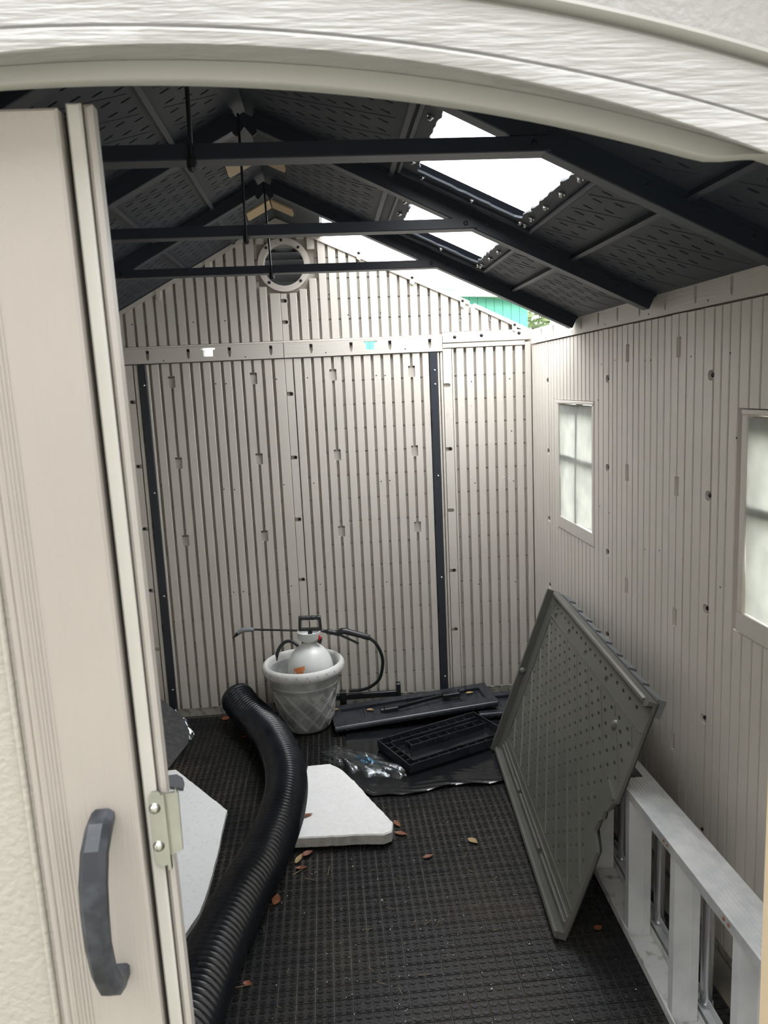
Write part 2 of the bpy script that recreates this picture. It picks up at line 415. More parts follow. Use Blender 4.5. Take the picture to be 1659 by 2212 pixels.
def slat(F, parent, u0, u1, v0, v1, L=(), R=(), vt=None, d=0.0305, mt='wall'):
    mb = MB()
    if not L and not R and vt is None: mb.cbox(F, u0, u1, v0, v1, -0.0305, -0.0305 + d, 0.0018)
    else: mb.prism(F, outline(u0, u1, v0, v1, L, R, vt), -0.0305, -0.0305 + d)
    return obj('slat', mb, mt, parent)

GW = 0.0066         # half width of a groove between slats

# ---- back wall
vent_c = (0.026, 2.20)
tslot = lambda c: [(c - 0.033, 1.825), (c - 0.022, 1.825), (c - 0.022, 1.794), (c + 0.022, 1.794), (c + 0.022, 1.825), (c + 0.033, 1.825), (c + 0.033, 1.834), (c - 0.033, 1.834)]
TS = (-0.356, 0.414)
back_out = [(-1.175, 0), (1.2295, 0), (1.2295, 1.838), (0.0, 2.43), (-0.02, 2.43), (-1.175, 1.785)]
wall_back = struct(obj('wall_back', MB().prism(FB, back_out, -0.058, -0.0300, holes=[circle(*vent_c, 0.094, 32)] + [tslot(c) for c in TS]), 'wall_back', at=(0, 3.0, 0)),
                   'greige slatted plastic gable wall with round vent', 'wall')
NOT_B = [(x, z) for x in (-0.538, -0.155, 0.228, 0.609) for z in (1.682, 1.296, 0.914)]
gL = [-0.538 + 0.0482 * k for k in range(-2, 11)]                    # grooves left of the middle seam
gR = [0.084, 0.132, 0.180] + [0.228 + 0.0476 * k for k in range(0, 10)] + [0.7056]
gE = [0.8235 + 0.0484 * k for k in range(8)]
def bites(u0, u1, nots, hw=0.0165, hh=0.027):
    L, R = [], []
    for (x, z) in nots:
        if abs(x - GW - u1) < 0.012: R.append((z - hh, z + hh, hw - GW, False))
        elif abs(x + GW - u0) < 0.012: L.append((z - hh, z + hh, hw - GW, False))
    return L, R
Z0, Z1 = 0.045, 1.768
edges = []
pk = [(z - 0.0095, z + 0.0095, 0.031, True) for z in (1.601, 1.294, 0.987, 0.681, 0.37)]
# left of the left post, mirrored right end
slat(FB, wall_back, -0.765, -0.714, Z0, Z1, R=[(z - 0.009, z + 0.009, 0.028, True) for z in (1.596, 1.289, 0.983, 0.673, 0.37)])
slat(FB, wall_back, -0.709, -0.692, Z0, Z1)
for k in range(6): slat(FB, wall_back, -0.778 - 0.0484 * k - 0.036, -0.778 - 0.0484 * k, Z0, 1.78)
bl = [-0.652] + gL + [-0.001]
for a, b in zip(bl[:-1], bl[1:]):
    u0 = a + (GW if a != -0.652 else 0.0); u1 = b - (GW if b != -0.001 else 0.0)
    if u1 - u0 < 0.01: continue
    L, R = bites(u0, u1, NOT_B)
    slat(FB, wall_back, u0, u1, Z0, Z1, L, R)
slat(FB, wall_back, 0.0015, 0.0375, Z0, Z1, L=pk)
slat(FB, wall_back, 0.0425, 0.084 - GW, Z0, Z1)
for a, b in zip(gR[:-1], gR[1:]):
    if b > 0.69: b = 0.694 + GW
    u0, u1 = a + GW, b - GW
    L, R = bites(u0, u1, NOT_B)
    slat(FB, wall_back, u0, u1, Z0, Z1, L, R)
    if u1 > 0.69: break
slat(FB, wall_back, 0.7365, 0.7405 + 0.004, Z0, Z1); slat(FB, wall_back, 0.7505, 0.7605, Z0, Z1)
slat(FB, wall_back, 0.7635, 0.805, Z0, 1.783, L=[(z - 0.0095, z + 0.0095, 0.033, True) for z in (1.608, 1.296, 0.989, 0.679, 0.369)])
slat(FB, wall_back, 0.8075, 0.8235 - GW, Z0, 1.783, d=0.0285)
for a, b in zip(gE[:-1], gE[1:]): slat(FB, wall_back, a + GW, b - GW, Z0, 1.783)
slat(FB, wall_back, 1.169, 1.1975, 0.0, 1.80, d=0.0345)
o = obj('base_rail', MB().cbox(FB, -1.146, 1.168, 0.0, Z0 + 0.001, -0.0300, -0.003, 0.002), 'wall_dirty', wall_back)
# gable slats, cut round the vent ring
RV = 0.131
def gtop(u): return zgab(u) - 0.017
def zgab(x): return 2.4345 - 0.485 * x if x > 0.02 else 2.405 + 0.526 * x
gg = [-0.538 + 0.0482 * k for k in range(-12, 11)] + [0.0365] + gR + [0.756, 0.8045, 0.853, 0.9014, 0.95, 0.998, 1.047, 1.095, 1.143, 1.185]
gg = [g for g in gg if not (-0.03 < g < 0.03)]; gg = sorted(gg + [0.0])
vz0 = 1.852
for a, b in zip(gg[:-1], gg[1:]):
    u0 = a + (0.0014 if a == 0.0 else GW); u1 = b - (0.0010 if b == 0.0 else GW)
    if u1 - u0 < 0.012: continue
    v0 = vz0 if u0 < 0.76 else 1.862
    top = min(gtop(u0), gtop(u1))
    if top < v0 + 0.01: continue
    dx = min(abs(u0 - vent_c[0]), abs(u1 - vent_c[0])) if not (u0 < vent_c[0] < u1) else 0.0
    bit = [(z - 0.009, z + 0.009, 0.028, True) for z in (2.036, 1.938)] if a == 0.0 else ()
    if dx < RV:
        s = math.sqrt(RV * RV - dx * dx)
        slat(FB, wall_back, u0, u1, v0, vent_c[1] - s, L=bit)
        if gtop((u0 + u1) / 2) > vent_c[1] + s + 0.012: slat(FB, wall_back, u0, u1, vent_c[1] + s, None, vt=gtop)
    else:
        slat(FB, wall_back, u0, u1, v0, None, L=bit, vt=gtop)
# gable edge strips
for nm, xa, xb in (('gable_edge', -1.146, 0.0), ('gable_edge', 0.0, 0.90), ('gable_edge', 0.925, 1.198)):
    pts = [(xa, zgab(xa) - 0.016), (xb, zgab(xb) - 0.016), (xb, zgab(xb) + 0.004), (xa, zgab(xa) + 0.004)]
    obj(nm, MB().prism(FB, pts, -0.033, 0.008), 'wall', wall_back)
# clips on the gable edge
for x in (0.379, 0.627, 0.866, 1.117, -0.326, -0.562, -0.80):
    s = 1 if x > 0 else -1
    z = zgab(x) - 0.006; mb = MB()
    mb.prism(FB, [(x - 0.011, z - 0.030), (x + 0.004, z - 0.040), (x + 0.011, z - 0.028), (x + 0.011, z), (x - 0.011, z)], 0.0, 0.012)
    c = obj('edge_clip', mb, 'wall', wall_back)
    if s > 0: inst('screw', ME_SCREW_Y, (x, 2.987, z - 0.004), c)
# vent ring and louvres
mb = MB().prism(FB, circle(*vent_c, 0.122, 40), -0.0300, 0.0, holes=[circle(*vent_c, 0.095, 36)])
ring = obj('vent_ring', mb, 'wall', wall_back)
for x, z in ((-0.051, 2.279), (0.02, 2.311), (0.098, 2.277), (-0.046, 2.122), (0.101, 2.126)):
    inst('screw', ME_SCREW_Y, (x, 3.0, z), ring)
for k in range(6):
    z = vent_c[1] - 0.085 + k * 0.034
    hw = 0.105
    mb = MB().obox((vent_c[0], 3.062, z), (1, 0, 0), (0, 0.55, 0.835), (0, -0.835, 0.55), hw, 0.0240, 0.0015)
    obj('louver', mb, 'hole', wall_back)
# horizontal band with bullet pockets
def bullet(u, zt=1.832): return [(u - 0.0075, zt), (u - 0.0075, zt - 0.028), (u - 0.004, zt - 0.042), (u, zt - 0.047), (u + 0.004, zt - 0.042), (u + 0.0075, zt - 0.028), (u + 0.0075, zt)]
BU = (-0.638, -0.449, -0.256, -0.061, 0.130, 0.321, 0.508, 0.701)
for u0, u1 in ((-0.765, -0.0015), (0.0015, 0.7615)):
    hs = [bullet(u) for u in BU if u0 < u < u1] + [tslot(c) for c in TS if u0 < c < u1]
    p = obj('band', MB().prism(FB, [(u0, 1.772), (u1, 1.772), (u1, 1.841), (u0, 1.841)], -0.0300, 0.006, holes=hs), 'wall_grain', wall_back)
    for u in BU:
        if u0 < u < u1: inst('screw', ME_SCREW_Y, (u, 3.004, 1.824), p)
obj('band_ledge', MB().cbox(FB, -0.765, 0.772, 1.8415, 1.8505, -0.0300, 0.003, 0.002), 'wall', wall_back)
obj('band', MB().cbox(FB, 0.7635, 1.168, 1.785, 1.807, -0.0300, 0.004, 0.002), 'wall_grain', wall_back)
p = obj('band', MB().cbox(FB, 0.7635, 1.1975, 1.8095, 1.8595, -0.0300, 0.007, 0.002), 'wall', wall_back)
for x, z in ((0.823, 1.842), (0.954, 1.845), (1.139, 1.849)):
    inst('screw', ME_SCREW_Y, (x, 2.993, z - 0.006), p, scale=(1.2, 1.2, 1.2))
obj('band', MB().cbox(FB, -1.146, -0.768, 1.785, 1.80, -0.0300, 0.004, 0.002), 'wall_grain', wall_back)
# dark steel posts with their rivets
for x, zs in ((-0.671, (1.672, 1.157, 0.641, 0.153)), (0.7155, (1.682, 1.615, 1.166, 0.648, 0.121))):
    p = obj('steel_post', MB().cbox(FB, x - 0.0185, x + 0.0185, 0.03, 1.770, -0.0300, 0.004, 0.002), 'post', wall_back)
    p['label'] = 'dark steel stiffening post'
    for z in zs: inst('rivet', ME_SCREW_S, (x + 0.005, 2.996, z), p, scale=(0.8, 0.8, 0.8))
    sl = MB()
    for z in (1.46, 1.40, 0.98, 0.92, 0.46):
        sl.cbox(FB, x - 0.0185, x - 0.013, z, z + 0.035, 0.002, 0.0048, 0.0005)
    stuff(obj('slot_marks', sl, 'hole', p))
# pocket screws
for x, z in [(0.0225, z) for z in (2.036, 1.938, 1.601, 1.294, 0.987, 0.681)] + [(0.787, z) for z in (1.296, 0.679, 0.369)] + [(-0.733, z) for z in (1.596, 1.289, 0.983, 0.673)]:
    inst('screw', ME_SCREW_Y, (x, 3.010, z), wall_back)
# groove floors: recessed webs with small drain gaps, plus notch floors and drilled holes (a few pixels each)
fill = MB()
for g in gL + gR + gE + [0.7475, -0.711]:
    if 0.69 < g < 0.74: continue
    k = 0
    z = Z0
    while z < Z1 - 0.01:
        ze = min(z + 0.1085, Z1)
        fill.box(g - GW - 0.001, g + GW + 0.001, 3.0205, 3.0300, z, ze); z = ze + 0.0065
for g in gg:
    if g == 0.0: continue
    z = vz0
    while z < gtop(g) - 0.02:
        ze = min(z + 0.0885, gtop(g) - 0.012)
        if math.hypot(g - vent_c[0], z - vent_c[1]) > RV and math.hypot(g - vent_c[0], ze - vent_c[1]) > RV:
            fill.box(g - GW - 0.001, g + GW + 0.001, 3.0205, 3.0300, z, ze)
        z = ze + 0.0065
for x, z in NOT_B: fill.box(x - 0.017, x + 0.017, 3.0090, 3.0300, z - 0.0275, z + 0.018)
for u in BU: fill.box(u - 0.009, u + 0.009, 3.0100, 3.0300, 1.783, 1.834)
for xa, xb, zs in ((0.002, 0.0365, (2.036, 1.938, 1.601, 1.294, 0.987, 0.681, 0.37)), (0.764, 0.804, (1.608, 1.296, 0.989, 0.679, 0.369)), (-0.764, -0.7145, (1.596, 1.289, 0.983, 0.673, 0.37))):
    for z in zs: fill.box(xa, xb, 3.0125, 3.0300, z - 0.011, z + 0.011)
stuff(obj('groove_webs', fill, 'wall_back', wall_back))
HO = [(-0.697, 1.955), (-0.413, 1.954), (-0.266, 1.955), (0.23, 2.058), (0.315, 1.96), (0.47, 1.963), (0.756, 1.969), (0.858, 1.922), (-0.332, 1.665), (-0.284, 1.663),
      (-0.044, 1.674), (0.104, 1.674), (0.436, 1.67), (0.479, 1.668), (-0.333, 1.157), (-0.282, 1.152), (-0.042, 1.164), (0.104, 1.163), (0.436, 1.154), (0.479, 1.156),
      (-0.325, 0.639), (-0.277, 0.639), (-0.039, 0.652), (0.106, 0.652), (0.44, 0.642), (0.9, 1.62), (1.09, 1.625), (1.095, 1.37), (0.905, 1.12), (1.1, 1.12), (0.91, 0.60), (1.1, 0.6),
      (-0.565, 1.783), (-0.183, 1.784), (0.199, 1.788), (0.581, 1.789)]
hl = MB()
for x, z in HO:
    y = 3.0004 if z < 1.77 or z > 1.85 else 2.9944
    hl.lathe([(0.0034, 0.0), (0.0032, 0.0007), (0.0001, 0.0007)], (x, y, z), A=(0, -1, 0), seg=8)
stuff(obj('drilled_holes', hl, 'hole', wall_back))
dr = MB()                                            # rain drops on the end of the wall below the open roof
for k in range(330):
    x = random.uniform(0.15, 1.16); z = random.uniform(0.9, 2.1)
    if random.random() > (x - 0.05) / 1.0: continue
    if z > gtop(x) - 0.02 or 1.765 < z < 1.86 or any(abs(x - g) < 0.011 for g in gR + gE) or 0.69 < x < 0.77 or math.hypot(x - vent_c[0], z - vent_c[1]) < 0.14: continue
    r = random.uniform(0.0014, 0.0036)
    dr.lathe([(r, 0), (r * 0.8, r * 0.45), (r * 0.1, r * 0.65)], (x, 3.0004, z), A=(0, -1, 0), seg=6)
stuff(obj('rain_drops', dr, 'drop', wall_back, 80))
# moulded number on the gable corner and the round moulding marks
cu = bpy.data.curves.new('moulded_number', 'FONT'); cu.body = '112'; cu.size = 0.021; cu.extrude = 0.0008; cu.align_x = 'CENTER'
to = bpy.data.objects.new('tmp', cu); COL.objects.link(to)
dg = bpy.context.evaluated_depsgraph_get(); me = bpy.data.meshes.new_from_object(to.evaluated_get(dg)); bpy.data.objects.remove(to)
me.materials.clear(); me.materials.append(M['wall_back'])
tn = inst('moulded_number', me, (1.072, 2.9995, 1.874), wall_back, rot=(math.pi / 2, 0, 0))
for x, z, r in ((0.877, 1.884, 0.009), (0.974, 1.886, 0.009), (1.013, 1.919, 0.017)):
    mb = MB(); mb.tube([FB(x + r * math.cos(a), z + r * math.sin(a), 0.0) for a in [2 * math.pi * k / 20 for k in range(20)]], 0.0012, 5, closed=True)
    obj('moulding_mark', mb, 'wall', wall_back)

# ---- right wall
wins = [(2.12, 2.57, 1.01, 1.51), (0.59, 1.04, 1.01, 1.51)]
rect = lambda a, b, c, d: [(a, c), (b, c), (b, d), (a, d)]
wall_right = struct(obj('wall_right', MB().prism(FR, rect(0.0, 3.035, 0.0, 1.846), -0.058, -0.0300, holes=[rect(*w) for w in wins]), 'wall_back', at=(1.2, 1.5, 0)),
                    'greige slatted plastic side wall with two small windows', 'wall')
GB = [1.204, 1.258, 1.309, 1.358, 1.407, 1.454, 1.501, 1.548, 1.596, 1.643, 1.690, 1.737, 1.785, 1.832, 1.879, 1.92]
G = sorted(g + 0.755 * k for g in GB for k in (-2, -1, 0, 1, 2) if 0.08 < g + 0.755 * k < 2.985)
GR = 0.0035
NOT_R = [(y, z) for y in (1.785, 1.407) for z in (1.690, 1.287, 0.886, 0.485)]
PKR = (1.607, 1.285, 0.967, 0.645, 0.30)
pocket_slats = [1.231, 1.986, 2.741, 0.476]
allg = [0.10] + G + [2.996]
for a, b in zip(allg[:-1], allg[1:]):
    u0, u1 = a + GR, b - GR
    if u1 - u0 < 0.01: continue
    inwin = [w for w in wins if u1 > w[0] - 0.014 and u0 < w[1] + 0.014]
    if inwin:
        w = inwin[0]
        if u0 < w[0] - 0.014 - 0.02 or u1 > w[1] + 0.034:
            slat(FR, wall_right, u0, u1, 0.03, 1.783)
            continue
        slat(FR, wall_right, u0, u1, 0.03, w[2] - 0.052); slat(FR, wall_right, u0, u1, w[3] + 0.014, 1.783)
    else:
        L, R = [], []
        for y, z in NOT_R:
            if abs(y - GR - u1) < 0.012: R.append((z - 0.029, z + 0.029, 0.011, False))
            if abs(y + GR - u0) < 0.012: L.append((z - 0.029, z + 0.029, 0.011, False))
        if any(u0 < p < u1 for p in pocket_slats): L = [(z - 0.014, z + 0.014, 0.026, True) for z in PKR]
        slat(FR, wall_right, u0, u1, 0.03, 1.783, L, R)
for p in pocket_slats:
    for z in PKR: inst('screw', ME_SCREW_X, (1.209, p - 0.008, z), wall_right, scale=(0.9, 0.9, 0.9))
obj('base_rail', MB().cbox(FR, 0.1, 2.98, 0.0, 0.028, -0.0300, -0.003, 0.002), 'wall_dirty', wall_right)
YB = [1.111 + 0.1877 * k for k in range(-5, 10)]
hs = [bullet(y, 1.846) for y in YB if 0.15 < y < 2.95]
p = obj('band', MB().prism(FR, rect(0.10, 2.9865, 1.787, 1.8535), -0.0300, 0.006, holes=hs), 'wall_grain', wall_right)
hl = MB()
for y in [YB[k] - 0.07 for k in range(2, 15, 2)]: hl.lathe([(0.0034, 0.0), (0.0032, 0.0007), (0.0001, 0.0007)], (1.1944, y, 1.80), A=(-1, 0, 0), seg=8)
for y, z in ((1.33, 1.66), (1.12, 1.66), (1.60, 1.66), (1.64, 1.66), (2.03, 1.66), (1.9, 1.67), (1.05, 1.45), (1.08, 1.45), (2.07, 1.53), (2.62, 1.53), (2.05, 1.13), (1.95, 1.12), (1.63, 1.05), (1.52, 1.07), (1.14, 1.05)):
    hl.lathe([(0.003, 0.0), (0.0028, 0.0007), (0.0001, 0.0007)], (1.2004, y, z), A=(-1, 0, 0), seg=8)
stuff(obj('drilled_holes', hl, 'hole', wall_right))
fill = MB()
for y, z in NOT_R: fill.box(1.2090, 1.2300, y - 0.0145, y + 0.0145, z - 0.029, z + 0.024)
for y in YB:
    if 0.15 < y < 2.95: fill.box(1.2100, 1.2300, y - 0.009, y + 0.009, 1.797, 1.848)
for p in pocket_slats:
    for z in PKR: fill.box(1.2115, 1.2300, p - 0.022, p + 0.018, z - 0.016, z + 0.016)
stuff(obj('notch_floors', fill, 'wall_back', wall_right))

# windows: opening lined by a moulded frame, cross bars outside, a frosted plastic sheet stuck over the inside
for n, (y0, y1, z0, z1) in enumerate(wins, 1):
    w = struct(empty('window_%d' % n, (1.2, (y0 + y1) / 2, z0)), ('far' if n == 1 else 'near') + ' side window covered by a frosted white sheet, cross bars showing through', 'window')
    for k, (a, b, c, d, nn) in enumerate(((y0 - 0.012, y0 + 0.012, z0, z1, 0.003), (y1 - 0.012, y1 + 0.012, z0, z1, 0.003), (y0 - 0.012, y1 + 0.012, z1 - 0.001, z1 + 0.0125, 0.005))):
        obj('frame_bar', MB().cbox(FR, a, b, c + 0.0005, d - 0.0005, -0.057, nn, 0.002), 'wall', w)
    sill = MB().prism(YZ, [(y0 - 0.012, z0 - 0.05), (y1 + 0.012, z0 - 0.05), (y1 + 0.012, z0), (y0 - 0.012, z0)], 1.197, 1.2125)
    obj('sill', sill, 'wall_grain', w)
    # wavy frosted sheet
    mb = MB(); nu, nv = 14, 20; vs_, fs_ = [], []
    for i in range(nu + 1):
        for j in range(nv + 1):
            a, b = i / nu, j / nv
            yy = y0 + 0.010 + (y1 - y0 - 0.020) * a; zz = z0 + 0.002 + (z1 - z0 - 0.010) * b
            if i in (0, nu): yy += 0.004 * math.sin(b * 9 + n) * (1 if i else -1)
            if j == 0: zz += 0.006 * math.sin(a * 5 + n) * (1 if n == 1 else 0.2)
            vs_.append((1.203 + 0.0025 * math.sin(a * 6 + b * 4 + n), yy, zz))
    for i in range(nu):
        for j in range(nv):
            q = i * (nv + 1) + j; fs_.append((q, q + nv + 1, q + nv + 2, q + 1))
    mb.add(vs_, fs_); mb.add([(x + 0.0012, y, z) for x, y, z in vs_], [tuple(reversed(f)) for f in fs_])
    s = obj('frosted_sheet', mb, 'sheet', w, 60)
    yc, zc = (y0 + y1) / 2, z0 + 0.265
    obj('muntin', MB().box(1.2085, 1.232, yc - 0.011, yc + 0.011, z0, z1), 'muntin', w)
    obj('muntin', MB().box(1.2085, 1.2315, y0 + 0.012, yc - 0.0115, zc - 0.013, zc + 0.013), 'muntin', w)
    obj('muntin', MB().box(1.2085, 1.2315, yc + 0.0115, y1 - 0.012, zc - 0.013, zc + 0.013), 'muntin', w)
    obj('head_bar', MB().box(1.212, 1.2325, y0 + 0.012, y1 - 0.012, z1 - 0.045, z1 - 0.006), 'muntin', w)

# ---- left wall (mostly hidden by the door)
wall_left = struct(obj('wall_left', MB().prism(FL, rect(0.0, 3.035, 0.0, 1.80), -0.058, -0.0300), 'wall_back', at=(-1.15, 1.5, 0)), 'slatted side wall behind the closed door leaf', 'wall')
for k in range(58):
    u = 0.13 + 0.0490 * k
    slat(FL, wall_left, u + GR, u + 0.0490 - GR, 0.03, 1.735)
obj('band', MB().cbox(FL, 0.1, 2.985, 1.74, 1.797, -0.0300, 0.006, 0.003), 'wall_grain', wall_left)

# ------------------------------------------------------------------ ceiling: dark roof panels, one per bay and slope
ceiling = struct(empty('ceiling', (0, 1.5, 2.412)), 'dark charcoal plastic roof panels seen from inside', 'ceiling')
def slope_frame(sl, sgn):
    k = math.sqrt(1 + sl * sl)
    return frame((0, 0, 2.412), (0, 1, 0), (sgn / k, 0, -sl / k), (-sgn * sl / k, 0, -1 / k)), k
FCR, KR = slope_frame(0.47, 1)
FCL, KL = slope_frame(0.525, -1)
PV, PU = 0.044, 0.032
def hexslot(u, v, hu, hv): return [(u, v - hv), (u + hu, v - hv * 0.6), (u + hu, v + hv * 0.6), (u, v + hv), (u - hu, v + hv * 0.6), (u - hu, v - hv * 0.6)]
def slots(u0, u1, v0, v1, hu, hv, skip):
    out = []
    for i in range(int(v0 / PV), int(v1 / PV) + 1):
        for j in range(int(u0 / PU), int(u1 / PU) + 1):
            if (i + j) % 2: continue
            u, v = j * PU, i * PV
            if u0 + 0.012 < u < u1 - 0.012 and v0 + 0.02 < v < v1 - 0.02 and not skip(u, v): out.append((u, v))
    return out
def diag(F, mb, u0, u1, v0, v1, w=0.0010, h=0.0009, skip=None):
    """fine moulded lines running corner-wise between the dimples"""
    for c in range(-80, 160, 4):
        pts = []
        for t in range(0, 400):
            v = v0 + (v1 - v0) * t / 399; i = v / PV; u = (c + 1 - i) * PU
            if u0 <= u <= u1 and not (skip and skip(u, v)): pts.append((u, v))
            else:
                if len(pts) > 12: seg(F, mb, pts[0], pts[-1], w, h)
                pts = []
        if len(pts) > 12: seg(F, mb, pts[0], pts[-1], w, h)
def seg(F, mb, a, b, w, h):
    d = Vector((b[0] - a[0], b[1] - a[1])).normalized(); n = Vector((-d.y, d.x)) * w
    q = [(a[0] + n.x, a[1] + n.y), (a[0] - n.x, a[1] - n.y), (b[0] - n.x, b[1] - n.y), (b[0] + n.x, b[1] + n.y)]
    mb.add([F(u, v, -0.0005) for u, v in q] + [F(u, v, h) for u, v in q], [(4, 5, 6, 7), (0, 1, 5, 4), (1, 2, 6, 5), (2, 3, 7, 6), (3, 0, 4, 7)])
def ragged(u0, u1, v0, v1, j=0.006, step=0.02):
    p = []
    for (a, b) in (((u0, v0), (u1, v0)), ((u1, v0), (u1, v1)), ((u1, v1), (u0, v1)), ((u0, v1), (u0, v0))):
        n = max(2, int(math.hypot(b[0] - a[0], b[1] - a[1]) / step))
        p += [(a[0] + (b[0] - a[0]) * k / n + random.uniform(-j, j), a[1] + (b[1] - a[1]) * k / n + random.uniform(-j, j)) for k in range(n)]
    return p
PURL = {1: (0.41, 0.937), -1: (-0.20, -0.42)}
SKYL = {1: (0.925, 1.435, 0.468, 0.752), 2: (1.668, 2.14, 0.488, 0.768)}
for side, F, K in ((1, FCR, KR), (-1, FCL, KL)):
    vmax = (1.30 if side > 0 else 1.27) * K
    vin = (1.20 if side > 0 else 1.146) * K
    pv = [abs(x) * K for x in PURL[side]]
    for bi, (ya, yb) in enumerate(BAYS):
        if side > 0 and bi == 3: continue                     # this panel is off: it leans against the wall inside
        yA = ya if bi else -0.10
        yB = yb - 0.0002 if bi < 3 else 3.08
        hole = []
        sk = SKYL.get(bi) if side > 0 else None
        if sk: hole = [ragged(sk[0], sk[1], sk[2] * K, sk[3] * K)]
        def skip(u, v):
            if any(abs(v - p) < 0.028 for p in pv): return True
            if sk and sk[0] - 0.055 < u < sk[1] + 0.055 and sk[2] * K - 0.065 < v < sk[3] * K + 0.065: return True
            return False
        us = slots(max(ya, 0.1) + 0.05, yb - 0.05, 0.06, vin - 0.03, 0.0032, 0.0145, skip)
        mb = MB()
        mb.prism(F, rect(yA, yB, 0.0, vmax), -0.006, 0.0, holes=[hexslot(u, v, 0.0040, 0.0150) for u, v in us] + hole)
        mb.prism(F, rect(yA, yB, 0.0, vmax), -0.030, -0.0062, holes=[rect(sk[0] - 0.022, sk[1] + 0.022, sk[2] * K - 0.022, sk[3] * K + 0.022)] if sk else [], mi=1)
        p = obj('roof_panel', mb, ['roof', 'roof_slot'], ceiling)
        dm = MB(); diag(F, dm, max(ya, 0.1) + 0.05, yb - 0.05, 0.06, vin - 0.02, skip=skip)
        stuff(obj('moulded_lines', dm, 'roof', p))
        for q in pv:
            obj('purlin', MB().obox(F((ya + yb) / 2, q, 0.0077), (0, 1, 0), F(0, 1, 0) - F(0, 0, 0), F(0, 0, 1) - F(0, 0, 0), (yb - ya) / 2 - 0.03, 0.0070, 0.0075), 'truss', ceiling)
        if sk:
            u0, u1, v0, v1 = sk[0], sk[1], sk[2] * K, sk[3] * K
            for (a, b, c, d) in ((u0 - 0.05, u1 + 0.05, v0 - 0.052, v0 - 0.040), (u0 - 0.05, u1 + 0.05, v1 + 0.040, v1 + 0.052), (u0 - 0.05, u0 - 0.038, v0 - 0.0395, v1 + 0.0395), (u1 + 0.038, u1 + 0.05, v0 - 0.0395, v1 + 0.0395)):
                obj('skylight_rim', MB().cbox(F, a, b, c, d, 0.0, 0.012, 0.003), 'truss', p)
            # bubbled plastic pane lying over the cut opening
            pm = MB(); vs_, fs_ = [], []; NU, NV = 18, 14
            for i in range(NU + 1):
                for j in range(NV + 1):
                    a, b = i / NU, j / NV
                    vs_.append(F(u0 - 0.04 + (u1 - u0 + 0.08) * a, v0 - 0.04 + (v1 - v0 + 0.08) * b, -0.032 - 0.012 * math.sin(math.pi * a) * math.sin(math.pi * b)))
            for i in range(NU):
                for j in range(NV):
                    q = i * (NV + 1) + j; fs_.append((q, q + 1, q + NV + 2, q + NV + 1))
            pm.add(vs_, fs_)
            so = obj('skylight_pane', pm, 'skylight', p, 60); so['label'] = 'cloudy plastic skylight pane'
            nn = F(0, 0, 1) - F(0, 0, 0)
            for (u, v) in [(u0 + 0.05 + 0.135 * k, v1 + 0.020) for k in range(4)] + [(u1 + 0.019, v0 + 0.02 + 0.15 * k) for k in range(3)] + [(u0 + 0.1 + 0.17 * k, v0 - 0.02) for k in range(3)] + [(u1 + 0.02, v1 + 0.022)]:
                so = obj('nut', MB().lathe([(0.0001, 0.011), (0.004, 0.010), (0.0055, 0.006), (0.0056, 0.003), (0.0085, 0.003), (0.0085, 0.0)], F(u, v, 0.0), A=nn, seg=8), 'steel', p)
obj('ridge_strip', MB().prism(FCR, rect(2.305, 3.08, 0.0, 0.222), -0.030, 0.0), 'roof', ceiling)
# tan vent caps showing at the ridge
for y0, y1 in ((1.925, 2.075), (2.63, 2.77)):
    for F, K, xe in ((FCL, KL, 0.103), (FCR, KR, 0.090)):
        obj('ridge_vent', MB().prism(F, [(y0, 0.006), (y1, 0.006), (y1 - 0.006, xe * K), (y1 - 0.03, xe * K + 0.004), (y0, xe * K)], 0.0003, 0.007), 'tan', ceiling)['label'] = 'tan ridge vent cap'
mb = MB()
for F in (FCL, FCR): mb.prism(F, rect(-0.10, 3.08, -0.012, 0.075), -0.045, -0.0305)
obj('ridge_cap', mb, 'roof', ceiling)

